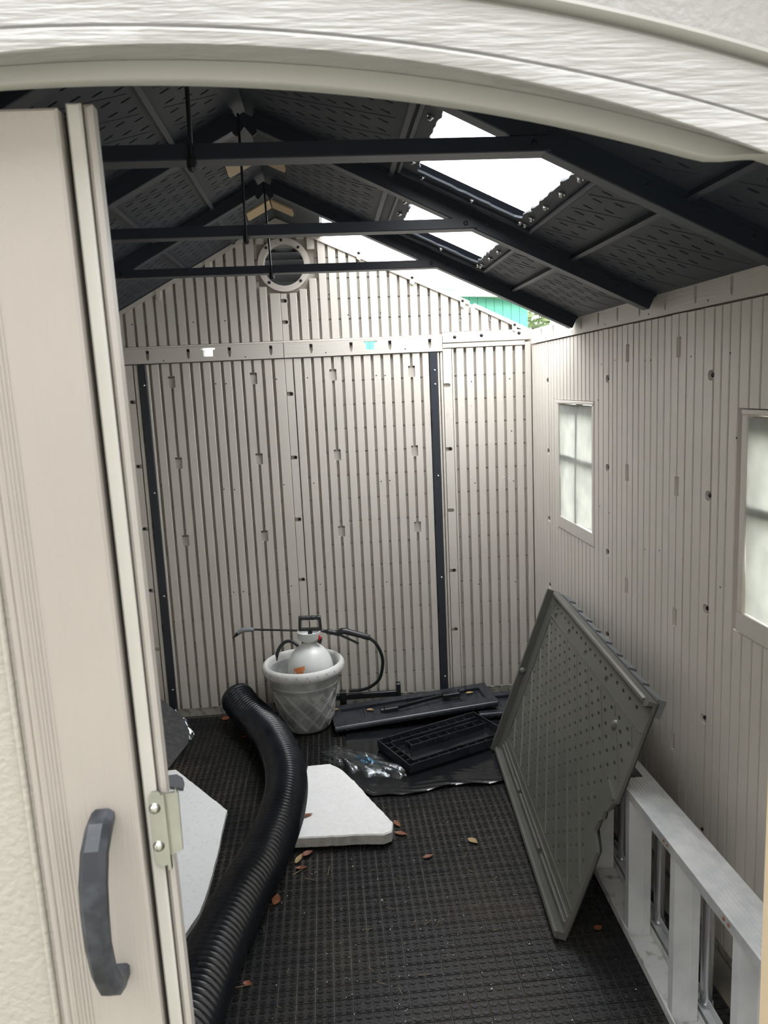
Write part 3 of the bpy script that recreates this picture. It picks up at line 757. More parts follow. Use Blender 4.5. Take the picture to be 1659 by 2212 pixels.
# ------------------------------------------------------------------ trusses
def truss(y, label, rodx, thick):
    t = tag(empty('roof_truss', (0, y, 1.85)), label, 'truss', 'steel roof trusses')
    for F, K, xe, s in ((FCR, KR, 1.193, 1), (FCL, KL, 1.138, -1)):
        U = F(1, 0, 0) - F(0, 0, 0); V = F(0, 1, 0) - F(0, 0, 0); N = F(0, 0, 1) - F(0, 0, 0)
        va, vb = 0.035, xe * K
        r = obj('rafter', MB().cbox(F, y - 0.021, y + 0.021, va, vb, 0.0072, 0.045, 0.002), 'truss', t)
        obj('flange', MB().obox(F(y, (va + vb) / 2, 0.0037), U, V, N, 0.034, (vb - va) / 2, 0.0033), 'truss', r)
        # bolts
        for v in (0.30, 0.69 * K, 0.95, 1.2):
            obj('bolt', MB().lathe([(0.0001, 0.004), (0.004, 0.0035), (0.0055, 0.001), (0.0055, 0)], F(y - 0.021, v, 0.02), A=(0, -1, 0), seg=8), 'truss', r)
    tie = obj('collar_tie', MB().cbox(frame((0, y, 0), (1, 0, 0), (0, 1, 0), (0, 0, -1)), -0.585, 0.655, -0.0255, 0.0255, -2.089, -2.060, 0.002), 'truss', t)
    for x in (-0.55, 0.62):
        obj('bolt', MB().lathe([(0.0001, 0.005), (0.005, 0.004), (0.007, 0.001), (0.007, 0)], (x, y - 0.0255, 2.075), A=(0, -1, 0), seg=10), 'black', tie)
    obj('peak_bracket', MB().prism(XZ, [(-0.034, 2.335), (-0.022, 2.326), (0.0, 2.352), (0.022, 2.326), (0.034, 2.335), (0.030, 2.372), (0.0, 2.390), (-0.030, 2.372)], y - 0.028, y - 0.0225), 'truss', t)
    rod = obj('tie_rod', MB().tube([(rodx[0], y - 0.033, 2.385), (rodx[1], y - 0.033, 2.050)], thick, 8), 'black', t)
    obj('nut', MB().lathe([(0.0001, -0.016), (0.006, -0.014), (0.010, -0.008), (0.010, 0.008), (0.0001, 0.008)], (rodx[1], y - 0.033, 2.050), seg=8), 'black', rod)
    return t
truss(0.83, 'dark steel roof truss nearest the doorway, largest in view', (-0.040, -0.045), 0.0045)
truss(1.575, 'dark steel roof truss in the middle, between the two skylights', (-0.015, -0.015), 0.0038)
truss(2.305, 'dark steel roof truss farthest back, beside the open roof bay', (0.0, 0.008), 0.0036)

# ------------------------------------------------------------------ front wall: arched header over the doorway
wall_front = struct(empty('wall_front', (0.0, 0.0, 0.0)), 'cream moulded plastic front wall with arched doorway header', 'wall')
XS = [-0.735 + 1.47 * k / 74 for k in range(75)]
c_e = lambda x: 1.9264 - 0.3121 * (x - 0.041) ** 2
c_r = lambda x: 1.9414 - 0.2332 * (x + 0.0074) ** 2
c_lt = lambda x: 1.9270 - 0.2531 * (x - 0.0172) ** 2
def c_lb(x):
    z = 1.9089 - 0.2461 * (x + 0.0042) ** 2; t = min(max((abs(x) - 0.565) / 0.085, 0), 1); t = t * t * (3 - 2 * t)
    return z + (c_lt(x) - 0.001 - z) * t
c_d2 = lambda x: 1.9997 - 0.2318 * (x - 0.011) ** 2
c_d1 = lambda x: c_d2(x) - 0.0095
c_top = lambda x: zceil(x) - 0.006
def loft(rows, xs=XS):
    """closed solid whose section is rows of (y, z(x))"""
    mb = MB(); n = len(rows)
    vs_ = [(x, y, f(x)) for x in xs for y, f in rows]
    fs_ = [(i * n + k, i * n + (k + 1) % n, (i + 1) * n + (k + 1) % n, (i + 1) * n + k) for i in range(len(xs) - 1) for k in range(n)]
    fs_ += [tuple(range(n)), tuple(reversed(range((len(xs) - 1) * n, len(xs) * n)))]
    return mb.add(vs_, fs_)
off = lambda f, d: (lambda x: f(x) + d)
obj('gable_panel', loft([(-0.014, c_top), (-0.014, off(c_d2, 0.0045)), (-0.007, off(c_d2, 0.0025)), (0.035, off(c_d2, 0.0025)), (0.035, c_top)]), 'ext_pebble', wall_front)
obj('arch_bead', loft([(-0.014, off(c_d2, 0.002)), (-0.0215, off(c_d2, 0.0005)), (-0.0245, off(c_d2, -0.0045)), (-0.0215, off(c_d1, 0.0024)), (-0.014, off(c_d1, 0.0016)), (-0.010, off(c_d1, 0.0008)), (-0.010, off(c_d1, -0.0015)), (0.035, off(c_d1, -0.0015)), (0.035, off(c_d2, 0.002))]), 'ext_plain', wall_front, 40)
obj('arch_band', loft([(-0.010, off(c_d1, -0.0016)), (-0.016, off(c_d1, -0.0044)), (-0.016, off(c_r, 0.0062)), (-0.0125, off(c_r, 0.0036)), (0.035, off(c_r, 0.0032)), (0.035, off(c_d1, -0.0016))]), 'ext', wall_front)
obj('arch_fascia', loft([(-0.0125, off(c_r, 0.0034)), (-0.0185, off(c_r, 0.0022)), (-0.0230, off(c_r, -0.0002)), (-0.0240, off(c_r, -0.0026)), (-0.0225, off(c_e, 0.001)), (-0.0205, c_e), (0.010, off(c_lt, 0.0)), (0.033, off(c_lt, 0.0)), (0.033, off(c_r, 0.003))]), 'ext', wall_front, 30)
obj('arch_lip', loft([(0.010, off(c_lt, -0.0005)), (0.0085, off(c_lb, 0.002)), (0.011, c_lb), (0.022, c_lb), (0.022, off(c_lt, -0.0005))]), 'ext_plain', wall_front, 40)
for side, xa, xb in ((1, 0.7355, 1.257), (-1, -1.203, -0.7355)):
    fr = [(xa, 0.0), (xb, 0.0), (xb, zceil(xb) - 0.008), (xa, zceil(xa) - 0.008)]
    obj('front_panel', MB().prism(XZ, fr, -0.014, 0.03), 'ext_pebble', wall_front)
obj('door_jamb', MB().cbox(frame((0, 0, 0), (0, 0, 1), (0, 1, 0), (-1, 0, 0)), 0.0, 1.80, -0.012, 0.075, -0.735, -0.699, 0.005), 'jamb', wall_front)
obj('door_jamb', MB().cbox(frame((0, 0, 0), (0, 0, 1), (0, 1, 0), (1, 0, 0)), 0.0, 1.80, -0.012, 0.075, -0.735, -0.699, 0.005), 'jamb', wall_front)

# ------------------------------------------------------------------ left door leaf (shut), with its steel astragal, latch and pull handle
door = struct(empty('door_1', (-0.33, 0.03, 0.0)), 'beige moulded door leaf with a curved black pull handle', 'door')
tl = 0.0095
FD = frame((tl * 1.9, 0.03, 0.0), (1, 0, tl), (-tl, 0, 1), (0, -1, 0))
obj('stile', MB().cbox(FD, -0.160, -0.0585, 0.03, 1.895, -0.035, 0.0, 0.003), 'door', door)
obj('stile', MB().cbox(FD, -0.638, -0.56, 0.03, 1.84, -0.035, 0.0, 0.003), 'door', door)
obj('rail', MB().cbox(FD, -0.5595, -0.1605, 1.70, 1.84, -0.035, 0.0, 0.003), 'door', door)
obj('rail', MB().cbox(FD, -0.5595, -0.1605, 0.03, 0.16, -0.035, 0.0, 0.003), 'door', door)
obj('field', MB().cbox(FD, -0.5595, -0.1605, 0.161, 1.699, -0.035, -0.010, 0.003), 'door_pebble', door)
obj('bead', MB().tube([FD(-0.163, 0.17, -0.006), FD(-0.163, 1.69, -0.006)], 0.0055, 10), 'door', door, 60)
obj('bead', MB().tube([FD(-0.178, 0.17, -0.0095), FD(-0.178, 1.69, -0.0095)], 0.004, 10), 'door_pebble', door, 60)
rd = MB()
for k in range(5): rd.tube([FD(-0.152 + k * 0.0042, 0.05, -0.0004), FD(-0.152 + k * 0.0042, 1.88, -0.0004)], 0.0014, 6)
stuff(obj('reeding', rd, 'door', door, 60))
ast = obj('astragal', MB().cbox(FD, -0.0530, -0.0385, 0.02, 1.902, -0.030, -0.010, 0.002), 'astragal', door)
obj('astragal_edge', MB().cbox(FD, -0.0375, -0.0285, 0.02, 1.902, -0.032, -0.012, 0.0045), 'astragal2', door, 25)
obj('astragal_web', MB().cbox(FD, -0.060, -0.032, 0.02, 1.900, -0.040, -0.0325, 0.001), 'hole', door)
# latch keeper
lk = obj('latch_keeper', MB().prism(FD, [(-0.047, 1.097), (-0.041, 1.092), (-0.034, 1.094), (-0.031, 1.10), (-0.031, 1.178), (-0.036, 1.184), (-0.043, 1.184), (-0.047, 1.178)], -0.0100, -0.0078), 'zinc', door)
lk['label'] = 'zinc plated latch keeper'
obj('flap', MB().prism(FD, [(-0.031, 1.106), (-0.0150, 1.112), (-0.0140, 1.180), (-0.0165, 1.187), (-0.0175, 1.182), (-0.0285, 1.181), (-0.031, 1.176)], -0.0095, -0.006), 'zinc', lk)
obj('flap_lip', MB().bar([FD(-0.0305, 1.183, -0.004), FD(-0.0300, 1.14, -0.003), FD(-0.0300, 1.092, -0.004)], (1, 0, 0), 0.0018, 0.0035), 'zinc', lk)
for z in (1.164, 1.118):
    obj('rivet', MB().lathe([(0.0001, 0.0062), (0.003, 0.0055), (0.0055, 0.003), (0.0066, 0.0)], FD(-0.0415, z, -0.0080), A=(0, -1, 0), seg=16), 'zinc', lk, 60)
# curved pull handle: faceted grip between two feet
hz = [(1.166, 0.030, 0.0125, 0.008), (1.160, 0.008, 0.0130, 0.012), (1.146, -0.012, 0.0135, 0.011), (1.118, -0.026, 0.0140, 0.009), (1.085, -0.031, 0.0135, 0.009),
      (1.050, -0.031, 0.0125, 0.0095), (1.015, -0.024, 0.0120, 0.0100), (0.990, -0.011, 0.0125, 0.0105), (0.975, 0.006, 0.0120, 0.0110), (0.971, 0.030, 0.0105, 0.0105)]
mb = MB(); vs_, fs_ = [], []
for i, (z, y, hw, hn) in enumerate(hz):
    a = hz[max(i - 1, 0)]; b = hz[min(i + 1, len(hz) - 1)]
    t = Vector((0, b[1] - a[1], b[0] - a[0])).normalized(); N = Vector((0, t.z, -t.y))     # N away from the door where the grip bows out
    if N.y > 0: N = -N
    c = Vector((-0.0885, y, z))
    X = Vector((1, 0, 0))
    sec = [(-1, -0.7), (-0.7, -1), (0.7, -1), (1, -0.7), (1, 0.35), (0.55, 1), (-0.55, 1), (-1, 0.35)]
    vs_ += [c + X * (hw * p) + N * (hn * q) for p, q in sec]
n = 8
for i in range(len(hz) - 1): fs_ += [(i * n + k, i * n + (k + 1) % n, (i + 1) * n + (k + 1) % n, (i + 1) * n + k) for k in range(n)]
fs_ += [tuple(range(n)), tuple(reversed(range((len(hz) - 1) * n, len(hz) * n)))]
mb.add(vs_, fs_)
h = obj('pull_handle', mb, 'handle', door, 28); h['label'] = 'weathered black curved pull handle'
obj('thumb_pad', MB().lathe([(0.0001, 0.0022), (0.006, 0.0018), (0.0085, 0.0)], (-0.0885, -0.0345, 1.106), A=(0, -0.92, 0.38), seg=16), 'handle', h, 60)

# ------------------------------------------------------------------ outside
ground = struct(obj('ground', MB().box(-30, 30, -30, 40, -0.16, -0.065), 'ground'), 'bare ground outside the shed', 'ground')
hb = struct(empty('house', (0.0, -4.0, -0.065)), 'plain rendered house facing the shed door', 'house')  # invented off-camera block, added to keep the shed front from overexposing
obj('wall', MB().box(-9, 9, -4.3, -4.0, -0.065, 6.2), 'houserender', hb)
obj('roof', MB().prism(YZ, [(-8.0, 7.6), (-3.7, 6.05), (-3.7, 6.2), (-8.0, 7.8)], -9.3, 9.3), 'slateroof', hb)
gb = tag(empty('green_building', (1.0, 7.0, 0)), 'mint green boarded building with white roof seen through the open roof bay', 'building')
ev = lambda x: 2.535 - 0.142 * (x - 1.39)
for k in range(26):
    x0 = 2.25 - 0.084 * (k + 1); x1 = x0 + 0.0805
    obj('siding_board', MB().prism(XZ, [(x0, -0.06), (x1, -0.06), (x1, ev(x1) - 0.04), (x0, ev(x0) - 0.04)], 7.0, 7.03), 'green', gb)
obj('end_wall', MB().prism(XZ, [(0.07, -0.06), (2.25, -0.06), (2.25, ev(2.25) - 0.04), (0.07, ev(0.07) - 0.04)], 7.012, 7.05), 'green', gb)
obj('annex_wall', MB().box(-6.0, 0.065, 7.0, 7.05, -0.06, 2.6), 'whiteroof', gb)
obj('eave_trim', MB().prism(XZ, [(-0.2, ev(-0.2) - 0.04), (2.29, ev(2.29) - 0.04), (2.29, ev(2.29) + 0.0), (-0.2, ev(-0.2) + 0.0)], 6.93, 7.0), 'green_trim', gb)
mb = MB()
p = [(-6.0, 6.9, ev(-0.2) + 0.01), (2.32, 6.9, ev(2.32) + 0.01), (2.32, 11.0, ev(2.32) + 0.75), (-6.0, 11.0, ev(-0.2) + 0.75)]
mb.add(p + [(x, y, z + 0.05) for x, y, z in p], [(3, 2, 1, 0), (4, 5, 6, 7), (0, 1, 5, 4), (1, 2, 6, 5), (2, 3, 7, 6), (3, 0, 4, 7)])
rf = obj('roof', mb, 'whiteroof', gb)
for k in range(9):
    x = -0.2 + 0.31 * k
    obj('roof_seam', MB().bar([(x, 6.9, ev(x) + 0.07), (x, 11.0, ev(x) + 0.81)], (1, 0, 0), 0.012, 0.012), 'whiteroof', rf)
mb = MB().lathe([(0.0001, 0.02), (0.16, 0.0), (0.22, -0.25), (0.34, -0.7), (0.55, -1.4), (0.8, -2.42)], (2.95, 7.9, 2.42), seg=20)
tag(obj('covered_stack', mb, 'net', smooth=40), 'pale tarpaulin-covered stack beside the green building', 'tarpaulin')
tr = tag(empty('tree', (3.4, 12.0, -0.065)), 'green tree behind the green building corner', 'tree')
obj('trunk', MB().tube([(3.4, 12, -0.065), (3.42, 12, 1.2), (3.38, 12, 2.2)], lambda i: 0.12 - 0.03 * i, 10), 'black', tr)
mb = MB()
for k in range(900):
    a = random.uniform(0, 6.283); b = math.acos(random.uniform(-1, 1)); r = 0.9 * random.uniform(0.55, 1.0)
    c = Vector((3.4 + r * math.sin(b) * math.cos(a), 12 + r * math.sin(b) * math.sin(a), 2.75 + 0.7 * r * math.cos(b)))
    d = Vector((random.uniform(-1, 1), random.uniform(-1, 1), random.uniform(-0.4, 0.6))).normalized(); e = d.orthogonal().normalized()
    mb.add([c, c + d * 0.10 + e * 0.045, c + d * 0.2, c + d * 0.10 - e * 0.045], [(0, 1, 2, 3)])
stuff(obj('foliage', mb, 'foliage', tr))

# ================================================================== THINGS
# ------------------------------------------------------------------ the roof panel that came off, leaning against the side wall
pA, pB, pT = Vector((0.863, 2.369, 0.004)), Vector((0.781, 1.197, 0.004)), Vector((1.121, 2.351, 0.716))
PUV = (pB - pA).normalized(); PVV = (pT - pA); PVV = (PVV - PUV * PVV.dot(PUV)).normalized(); PN = PUV.cross(PVV)
FP = frame(pA, PUV, PVV, PN); PL, PW = 1.175, 0.762
panel = tag(empty('roof_panel', pA + PUV * 0.58), 'olive grey dimpled roof panel leaning against the side wall and ladder', 'roof panel')
notch = [(PL, 0.292), (PL - 0.012, 0.300), (PL - 0.062, 0.322), (PL - 0.060, 0.352), (PL - 0.044, 0.371), (PL - 0.050, 0.392), (PL - 0.030, 0.408), (PL - 0.018, 0.436), (PL, 0.450)]
po = [(0, 0), (PL, 0)] + notch + [(PL, PW), (0, PW)]
def pskip(u, v): return (u > PL - 0.13 and 0.25 < v < 0.47) or math.hypot(u - 0.99, v - 0.606) < 0.03
ps = []
for i in range(0, 40):
    for j in range(0, 40):
        if (i + j) % 2: continue
        u, v = i * 0.0385, 0.085 + j * 0.0275
        if 0.05 < u < PL - 0.03 and 0.095 < v < 0.655 and not pskip(u, v): ps.append((u, v))
dq = (0.0115, 0.0052)
def dimple(u, v): return [(u - dq[0], v), (u - 0.004, v - dq[1]), (u + 0.006, v - dq[1] * 0.9), (u + dq[0], v), (u + 0.004, v + dq[1]), (u - 0.006, v + dq[1])]
fl = [(0.03 + 0.062 * k, 0.708) for k in range(18)]
mb = MB().prism(FP, po, -0.010, 0.0, holes=[dimple(u, v) for u, v in ps] + [dimple(u, v) for u, v in fl])
obj('sheet', mb, 'panel', panel)
mb = MB().prism(FP, [(0.004, 0.004), (PL - 0.016, 0.004)] + [(u - 0.016, v) for u, v in notch] + [(PL - 0.016, PW - 0.004), (0.004, PW - 0.004)], -0.022, -0.0102)
obj('backing', mb, 'panel_slot', panel)
dm = MB()
for c in range(-60, 90, 4):
    pts = []
    for t in range(300):
        v = 0.10 + 0.55 * t / 299; i = (v - 0.085) / 0.0275; u = (c + 1 - i) * 0.0385
        if 0.05 <= u <= PL - 0.025 and not pskip(u, v): pts.append((u, v))
        else:
            if len(pts) > 8: seg(FP, dm, pts[0], pts[-1], 0.0020, 0.0032)
            pts = []
    if len(pts) > 8: seg(FP, dm, pts[0], pts[-1], 0.0020, 0.0032)
stuff(obj('moulded_lines', dm, 'panel', panel))
for v in (0.083, 0.090, 0.664):
    obj('bead', MB().bar([FP(0.035, v, 0.001), FP(PL - 0.01, v, 0.001)], PN, 0.0022, 0.0018), 'panel', panel)
obj('bead', MB().bar([FP(0.042, 0.09, 0.001), FP(0.042, 0.664, 0.001)], PN, 0.0022, 0.0018), 'panel', panel)
# raised lip on the far edge, the folded bottom channel and the rolled top edge with shingle relief behind
obj('edge_lip', MB().cbox(FP, 0.0, 0.008, 0.0, PW, 0.0003, 0.046, 0.003), 'panel', panel)
obj('edge_fillet', MB().prism(lambda a, b, n: FP(a, n, b), [(0.0083, 0.0003), (0.030, 0.0003), (0.0083, 0.016)], 0.02, PW - 0.02), 'panel', panel)
obj('channel_lip', MB().cbox(FP, 0.009, PL, 0.0, 0.022, 0.0003, 0.030, 0.006), 'panel', panel, 25)
for a, b in ((0.03, 0.42), (0.44, 0.80), (0.83, PL - 0.012)):
    obj('channel_rib', MB().cbox(FP, a, b, 0.040, 0.050, 0.0003, 0.010, 0.003), 'panel', panel)
obj('channel_rib', MB().cbox(FP, 0.03, PL - 0.012, 0.060, 0.066, 0.0003, 0.006, 0.002), 'panel', panel)
obj('top_roll', MB().cbox(FP, 0.009, PL - 0.03, PW - 0.020, PW, 0.0003, 0.020, 0.006), 'panel', panel, 25)
obj('top_end', MB().prism(FP, [(PL - 0.029, PW - 0.028), (PL, PW - 0.012), (PL, PW), (PL - 0.029, PW)], 0.0003, 0.016), 'panel', panel)
for k in range(9):
    u0 = 0.01 + k * 0.126
    obj('shingle', MB().prism(FP, [(u0, PW - 0.05), (u0 + 0.125, PW - 0.05), (u0 + 0.125, PW + 0.004), (u0, PW - 0.003)], -0.048 + 0.004 * (k % 2), -0.0222), 'shingle', panel)
obj('boss', MB().lathe([(0.0001, 0.010), (0.008, 0.009), (0.014, 0.005), (0.017, 0.0)], FP(0.99, 0.606, 0.0), A=PN, seg=16), 'panel', panel, 60)
obj('boss', MB().lathe([(0.0001, 0.012), (0.009, 0.010), (0.014, 0.005), (0.016, 0.0)], FP(0.0085, 0.385, 0.028), A=PUV, seg=16), 'panel', panel, 60)
obj('broken_lip', MB().bar([FP(PL - 0.085, 0.475, 0.003), FP(PL - 0.012, 0.452, 0.003)], PN, 0.004, 0.003), 'panel', panel)
rn = MB()
for u, v in [(0.09, 0.69), (0.31, 0.69), (0.55, 0.69), (0.80, 0.69), (0.30, 0.045), (0.66, 0.045)]:
    rn.obox(FP(u, v, 0.004), PUV, PVV, PN, 0.012, 0.005, 0.004)
stuff(obj('small_tabs', rn, 'panel', panel))

# ------------------------------------------------------------------ aluminium step ladder lying on its side along the wall
lad = tag(empty('step_ladder', (1.03, 0.85, 0.0)), 'aluminium step ladder lying on its side along the slatted wall', 'ladder')
def lx(y): return 0.9565 + (y - 0.87) * 0.034           # inner edge of the front rails
def ltop(y): return 0.505 - (y - 0.50) * 0.062          # the upper rail tapers towards the top of the ladder
ya_, yb_ = 0.20, 1.74
def channel(name, zf, up, w=0.076, fl_=0.026, th=0.0035, parent=None, x0=0.0, y0=ya_, y1=yb_, m='alu', ribs=True):
    """C-channel rail: web with two flanges pointing up (up=1) or down (-1)"""
    mb = MB(); P0 = lambda y, dx, dz: (lx(y) + 0.004 * (1 if up < 0 else 0) + x0 + dx, y, zf(y) + dz)
    sec = [(0, 0), (w, 0), (w, up * fl_), (w - th, up * fl_), (w - th, up * th), (th, up * th), (th, up * fl_), (0, up * fl_)]
    n = len(sec); vs_ = [P0(y, a, b) for y in (y0, y1) for a, b in sec]
    fs_ = [(k, (k + 1) % n, n + (k + 1) % n, n + k) for k in range(n)] + [(0, 5, 4, 1), (1, 4, 3, 2), (0, 7, 6, 5), (n, n + 1, n + 4, n + 5), (n + 1, n + 2, n + 3, n + 4), (n, n + 5, n + 6, n + 7)]
    mb.add(vs_, fs_)
    o = obj(name, mb, m, parent)
    if ribs:
        rb = MB()
        for k in range(7):
            dx = 0.008 + k * 0.010
            rb.bar([P0(y0, dx, -up * 0.0004), P0(y1, dx, -up * 0.0004)], (0, 0, 1), 0.0008, 0.0022)
        stuff(obj('grip_ribs', rb, m, o))
    return o
channel('rail', lambda y: 0.0012, 1, 0.076, parent=lad, m='grime', ribs=False, y1=1.62)
channel('rail', ltop, -1, 0.076, parent=lad, y1=1.26)
channel('rear_rail', lambda y: 0.0012, 1, 0.034, parent=lad, x0=0.084, ribs=False, m='alu', y0=0.35, y1=1.62)
channel('rear_rail', lambda y: ltop(y) - 0.016, -1, 0.026, parent=lad, x0=0.084, ribs=False, y0=0.35, y1=1.72)
for k, y in enumerate((1.500, 1.182, 0.872, 0.560)):
    if y > 1.3: zt = ltop(y) - 0.05
    else: zt = ltop(y) - 0.005
    zb = 0.006; x0 = lx(y) + 0.004; sh = 0.002
    def TP_(a, z, b): return (x0 + a + sh * (z / 0.5), y + b, z)
    mb = MB()
    for (a0, a1, b0, b1) in ((0.0, 0.066, 0.0, 0.003), (0.0, 0.003, 0.003, 0.026), (0.063, 0.066, 0.003, 0.026)):
        q = [TP_(a, z, b) for z in (zb, zt) for a, b in ((a0, b0), (a1, b0), (a1, b1), (a0, b1))]
        mb.add(q, [(3, 2, 1, 0), (4, 5, 6, 7), (0, 1, 5, 4), (1, 2, 6, 5), (2, 3, 7, 6), (3, 0, 4, 7)])
    mb.add([TP_(a, z, b) for z in (zb, zt) for a, b in ((0.044, 0.0), (0.047, 0.0), (0.047, -0.0012), (0.044, -0.0012))], [(3, 2, 1, 0), (4, 5, 6, 7), (0, 1, 5, 4), (1, 2, 6, 5), (2, 3, 7, 6), (3, 0, 4, 7)])
    st = obj('tread', mb, 'alu_step', lad)
    if zt > 0.3 and y < 1.3:
        for dy in (0.010, 0.030):
            obj('rivet', MB().lathe([(0.0001, 0.002), (0.003, 0.0018), (0.0045, 0.0)], (lx(y) + 0.0038, y + dy + 0.03, ltop(y) - 0.013), A=(-1, 0, 0), seg=10), 'leaf', st)
for y in (1.545, 1.232, 0.922, 0.61):
    zt = ltop(y) - 0.050
    x = 1.073 + (y - 0.9) * 0.034
    mb = MB().tube([(x, y, 0.005), (x + 0.004, y, zt)], 0.0155, 16)
    r = obj('rung', mb, 'tube', lad, 50)
    obj('collar', MB().lathe([(0.0157, 0.0), (0.021, 0.0), (0.021, 0.004), (0.018, 0.009), (0.0157, 0.009)], (x, y, 0.006), seg=16), 'tube', r, 50)
obj('spreader', MB().bar([(1.075, 0.80, 0.455), (1.062, 0.60, 0.30)], (1, 0, 0), 0.0016, 0.009), 'alu', lad)
obj('foot_brace', MB().bar([(0.975, 0.55, 0.26), (1.03, 0.36, 0.36)], (1, 0, 0), 0.0016, 0.014), 'alu', lad)

# ------------------------------------------------------------------ corrugated drain pipe
def catmull(P, n):
    out = []
    Q = [Vector(P[0]) * 2 - Vector(P[1])] + [Vector(p) for p in P] + [Vector(P[-1]) * 2 - Vector(P[-2])]
    for i in range(1, len(Q) - 2):
        for k in range(n):
            t = k / n; a, b, c, d = Q[i - 1:i + 3]
            out.append(0.5 * ((2 * b) + (c - a) * t + (2 * a - 5 * b + 4 * c - d) * t * t + (3 * b - 3 * c + d - a) * t ** 3))
    return out + [Q[-2]]
def resample(P, step):
    out = [P[0]]; acc = 0.0
    for a, b in zip(P[:-1], P[1:]):
        L = (b - a).length; d = step - acc
        while d <= L:
            out.append(a + (b - a) * (d / L)); d += step
        acc = (acc + L) % step
    return out
RPZ = 0.0845
path = [(-0.338, 2.905, 0.125), (-0.285, 2.81, 0.098), (-0.213, 2.685, RPZ), (-0.125, 2.46, RPZ), (-0.062, 2.17, RPZ), (-0.060, 1.90, RPZ), (-0.108, 1.61, RPZ), (-0.155, 1.435, RPZ), (-0.204, 1.21, RPZ), (-0.232, 1.03, RPZ), (-0.27, 0.80, RPZ), (-0.33, 0.55, RPZ)]
cl_ = resample(catmull(path, 24), 0.0034)
per = 6
def prad(i):
    if i < 5: return 0.0815
    p = (i % per) / per
    return 0.0718 + 0.0122 * (0.5 + 0.5 * math.cos(2 * math.pi * p)) ** 0.7
mb = MB().tube(cl_, prad, 30, cap=False)
inner = MB().tube(cl_, lambda i: 0.0700, 24, cap=False)
mb.add(inner.v, [tuple(reversed(f)) for f in inner.f])
n0 = len(cl_) * 30
mb.f += [(k, (k + 1) % 30, n0 + ((k + 1) * 24 // 30) % 24, n0 + (k * 24 // 30)) for k in range(30)]; mb.mi += [0] * 30
tag(obj('drain_pipe', mb, 'pipe', smooth=60), 'thick black corrugated drain pipe curving across the floor', 'pipe')

# ------------------------------------------------------------------ planter pot
PX, PY = 0.006, 2.798
pot = tag(empty('planter_pot', (PX, PY, 0)), 'weathered grey plastic planter pot with diamond lattice sides', 'pot')
def pr(z):                                    # outer radius of the pot body
    t = min(max((z - 0.012) / 0.25, 0), 1); return 0.118 + 0.052 * t ** 0.85
prof = [(0.0001, 0.001), (0.095, 0.001), (0.110, 0.006), (0.118, 0.016)] + [(pr(z), z) for z in (0.04, 0.08, 0.12, 0.16, 0.20, 0.222)] + \
       [(pr(0.222) + 0.004, 0.226), (pr(0.232) + 0.004, 0.236), (pr(0.24), 0.240), (0.172, 0.27), (0.176, 0.292), (0.168, 0.292), (0.162, 0.24), (0.112, 0.02), (0.0001, 0.018)]
obj('body', MB().lathe(prof, (PX, PY, 0), seg=56), 'pot', pot, 35)
rimp = [(0.1765, 0.288), (0.190, 0.286), (0.196, 0.294), (0.198, 0.306), (0.196, 0.320), (0.189, 0.330), (0.181, 0.333), (0.174, 0.329), (0.170, 0.318), (0.1685, 0.293)]
rim = obj('rim', MB().lathe(rimp + [rimp[0]], (PX, PY, 0), seg=56), 'pot_rim', pot, 50)
sc_ = MB()
for k in range(26):
    a0 = 2 * math.pi * k / 26; w = 2 * math.pi / 26
    pts = []
    for j in range(7):
        t = j / 6; a = a0 + w * t; z = 0.318 - 0.026 * math.sin(math.pi * t)
        r = 0.1965 if z > 0.30 else 0.1955
        pts.append((PX + r * math.cos(a), PY + r * math.sin(a), z))
    sc_.tube(pts, 0.0014, 5)
stuff(obj('scallops', sc_, 'pot', rim, 60))
lt_ = MB()
for s in (-1, 1):
    for k in range(12):
        for dlt in (-0.034, 0.034):
            pts = []
            for j in range(13):
                t = j / 12; z = 0.022 + 0.190 * t; a = 2 * math.pi * k / 12 + dlt + s * 1.10 * t; r = pr(z) + 0.0004
                pts.append((PX + r * math.cos(a), PY + r * math.sin(a), z))
            lt_.tube(pts, 0.0025, 5)
stuff(obj('lattice', lt_, 'pot_rib', pot, 60))

# ------------------------------------------------------------------ pump sprayer standing in the pot
SX, SY = 0.040, 2.795
spr = tag(empty('pump_sprayer', (SX, SY, 0.02)), 'white pump sprayer with black wand and hose standing in the planter pot', 'sprayer')
tp = [(0.0001, 0.022), (0.08, 0.022), (0.086, 0.03)] + [(0.104, 0.06), (0.110, 0.14), (0.112, 0.24), (0.110, 0.29)] + [(0.110 * math.cos(a) + 0.0, 0.29 + 0.128 * math.sin(a)) for a in (0.2, 0.4, 0.6, 0.8, 0.95, 1.1, 1.2)] + [(0.036, 0.422)]
tk = obj('tank', MB().lathe(tp, (SX, SY, 0), seg=40), 'tank', spr, 60)
fp = [(0.034, 0.418), (0.030, 0.424), (0.033, 0.432), (0.050, 0.440), (0.056, 0.452), (0.057, 0.478), (0.054, 0.479), (0.052, 0.455), (0.030, 0.441), (0.0001, 0.440)]
obj('funnel', MB().lathe(fp, (SX + 0.002, SY, 0), seg=36), 'tank', spr, 50)
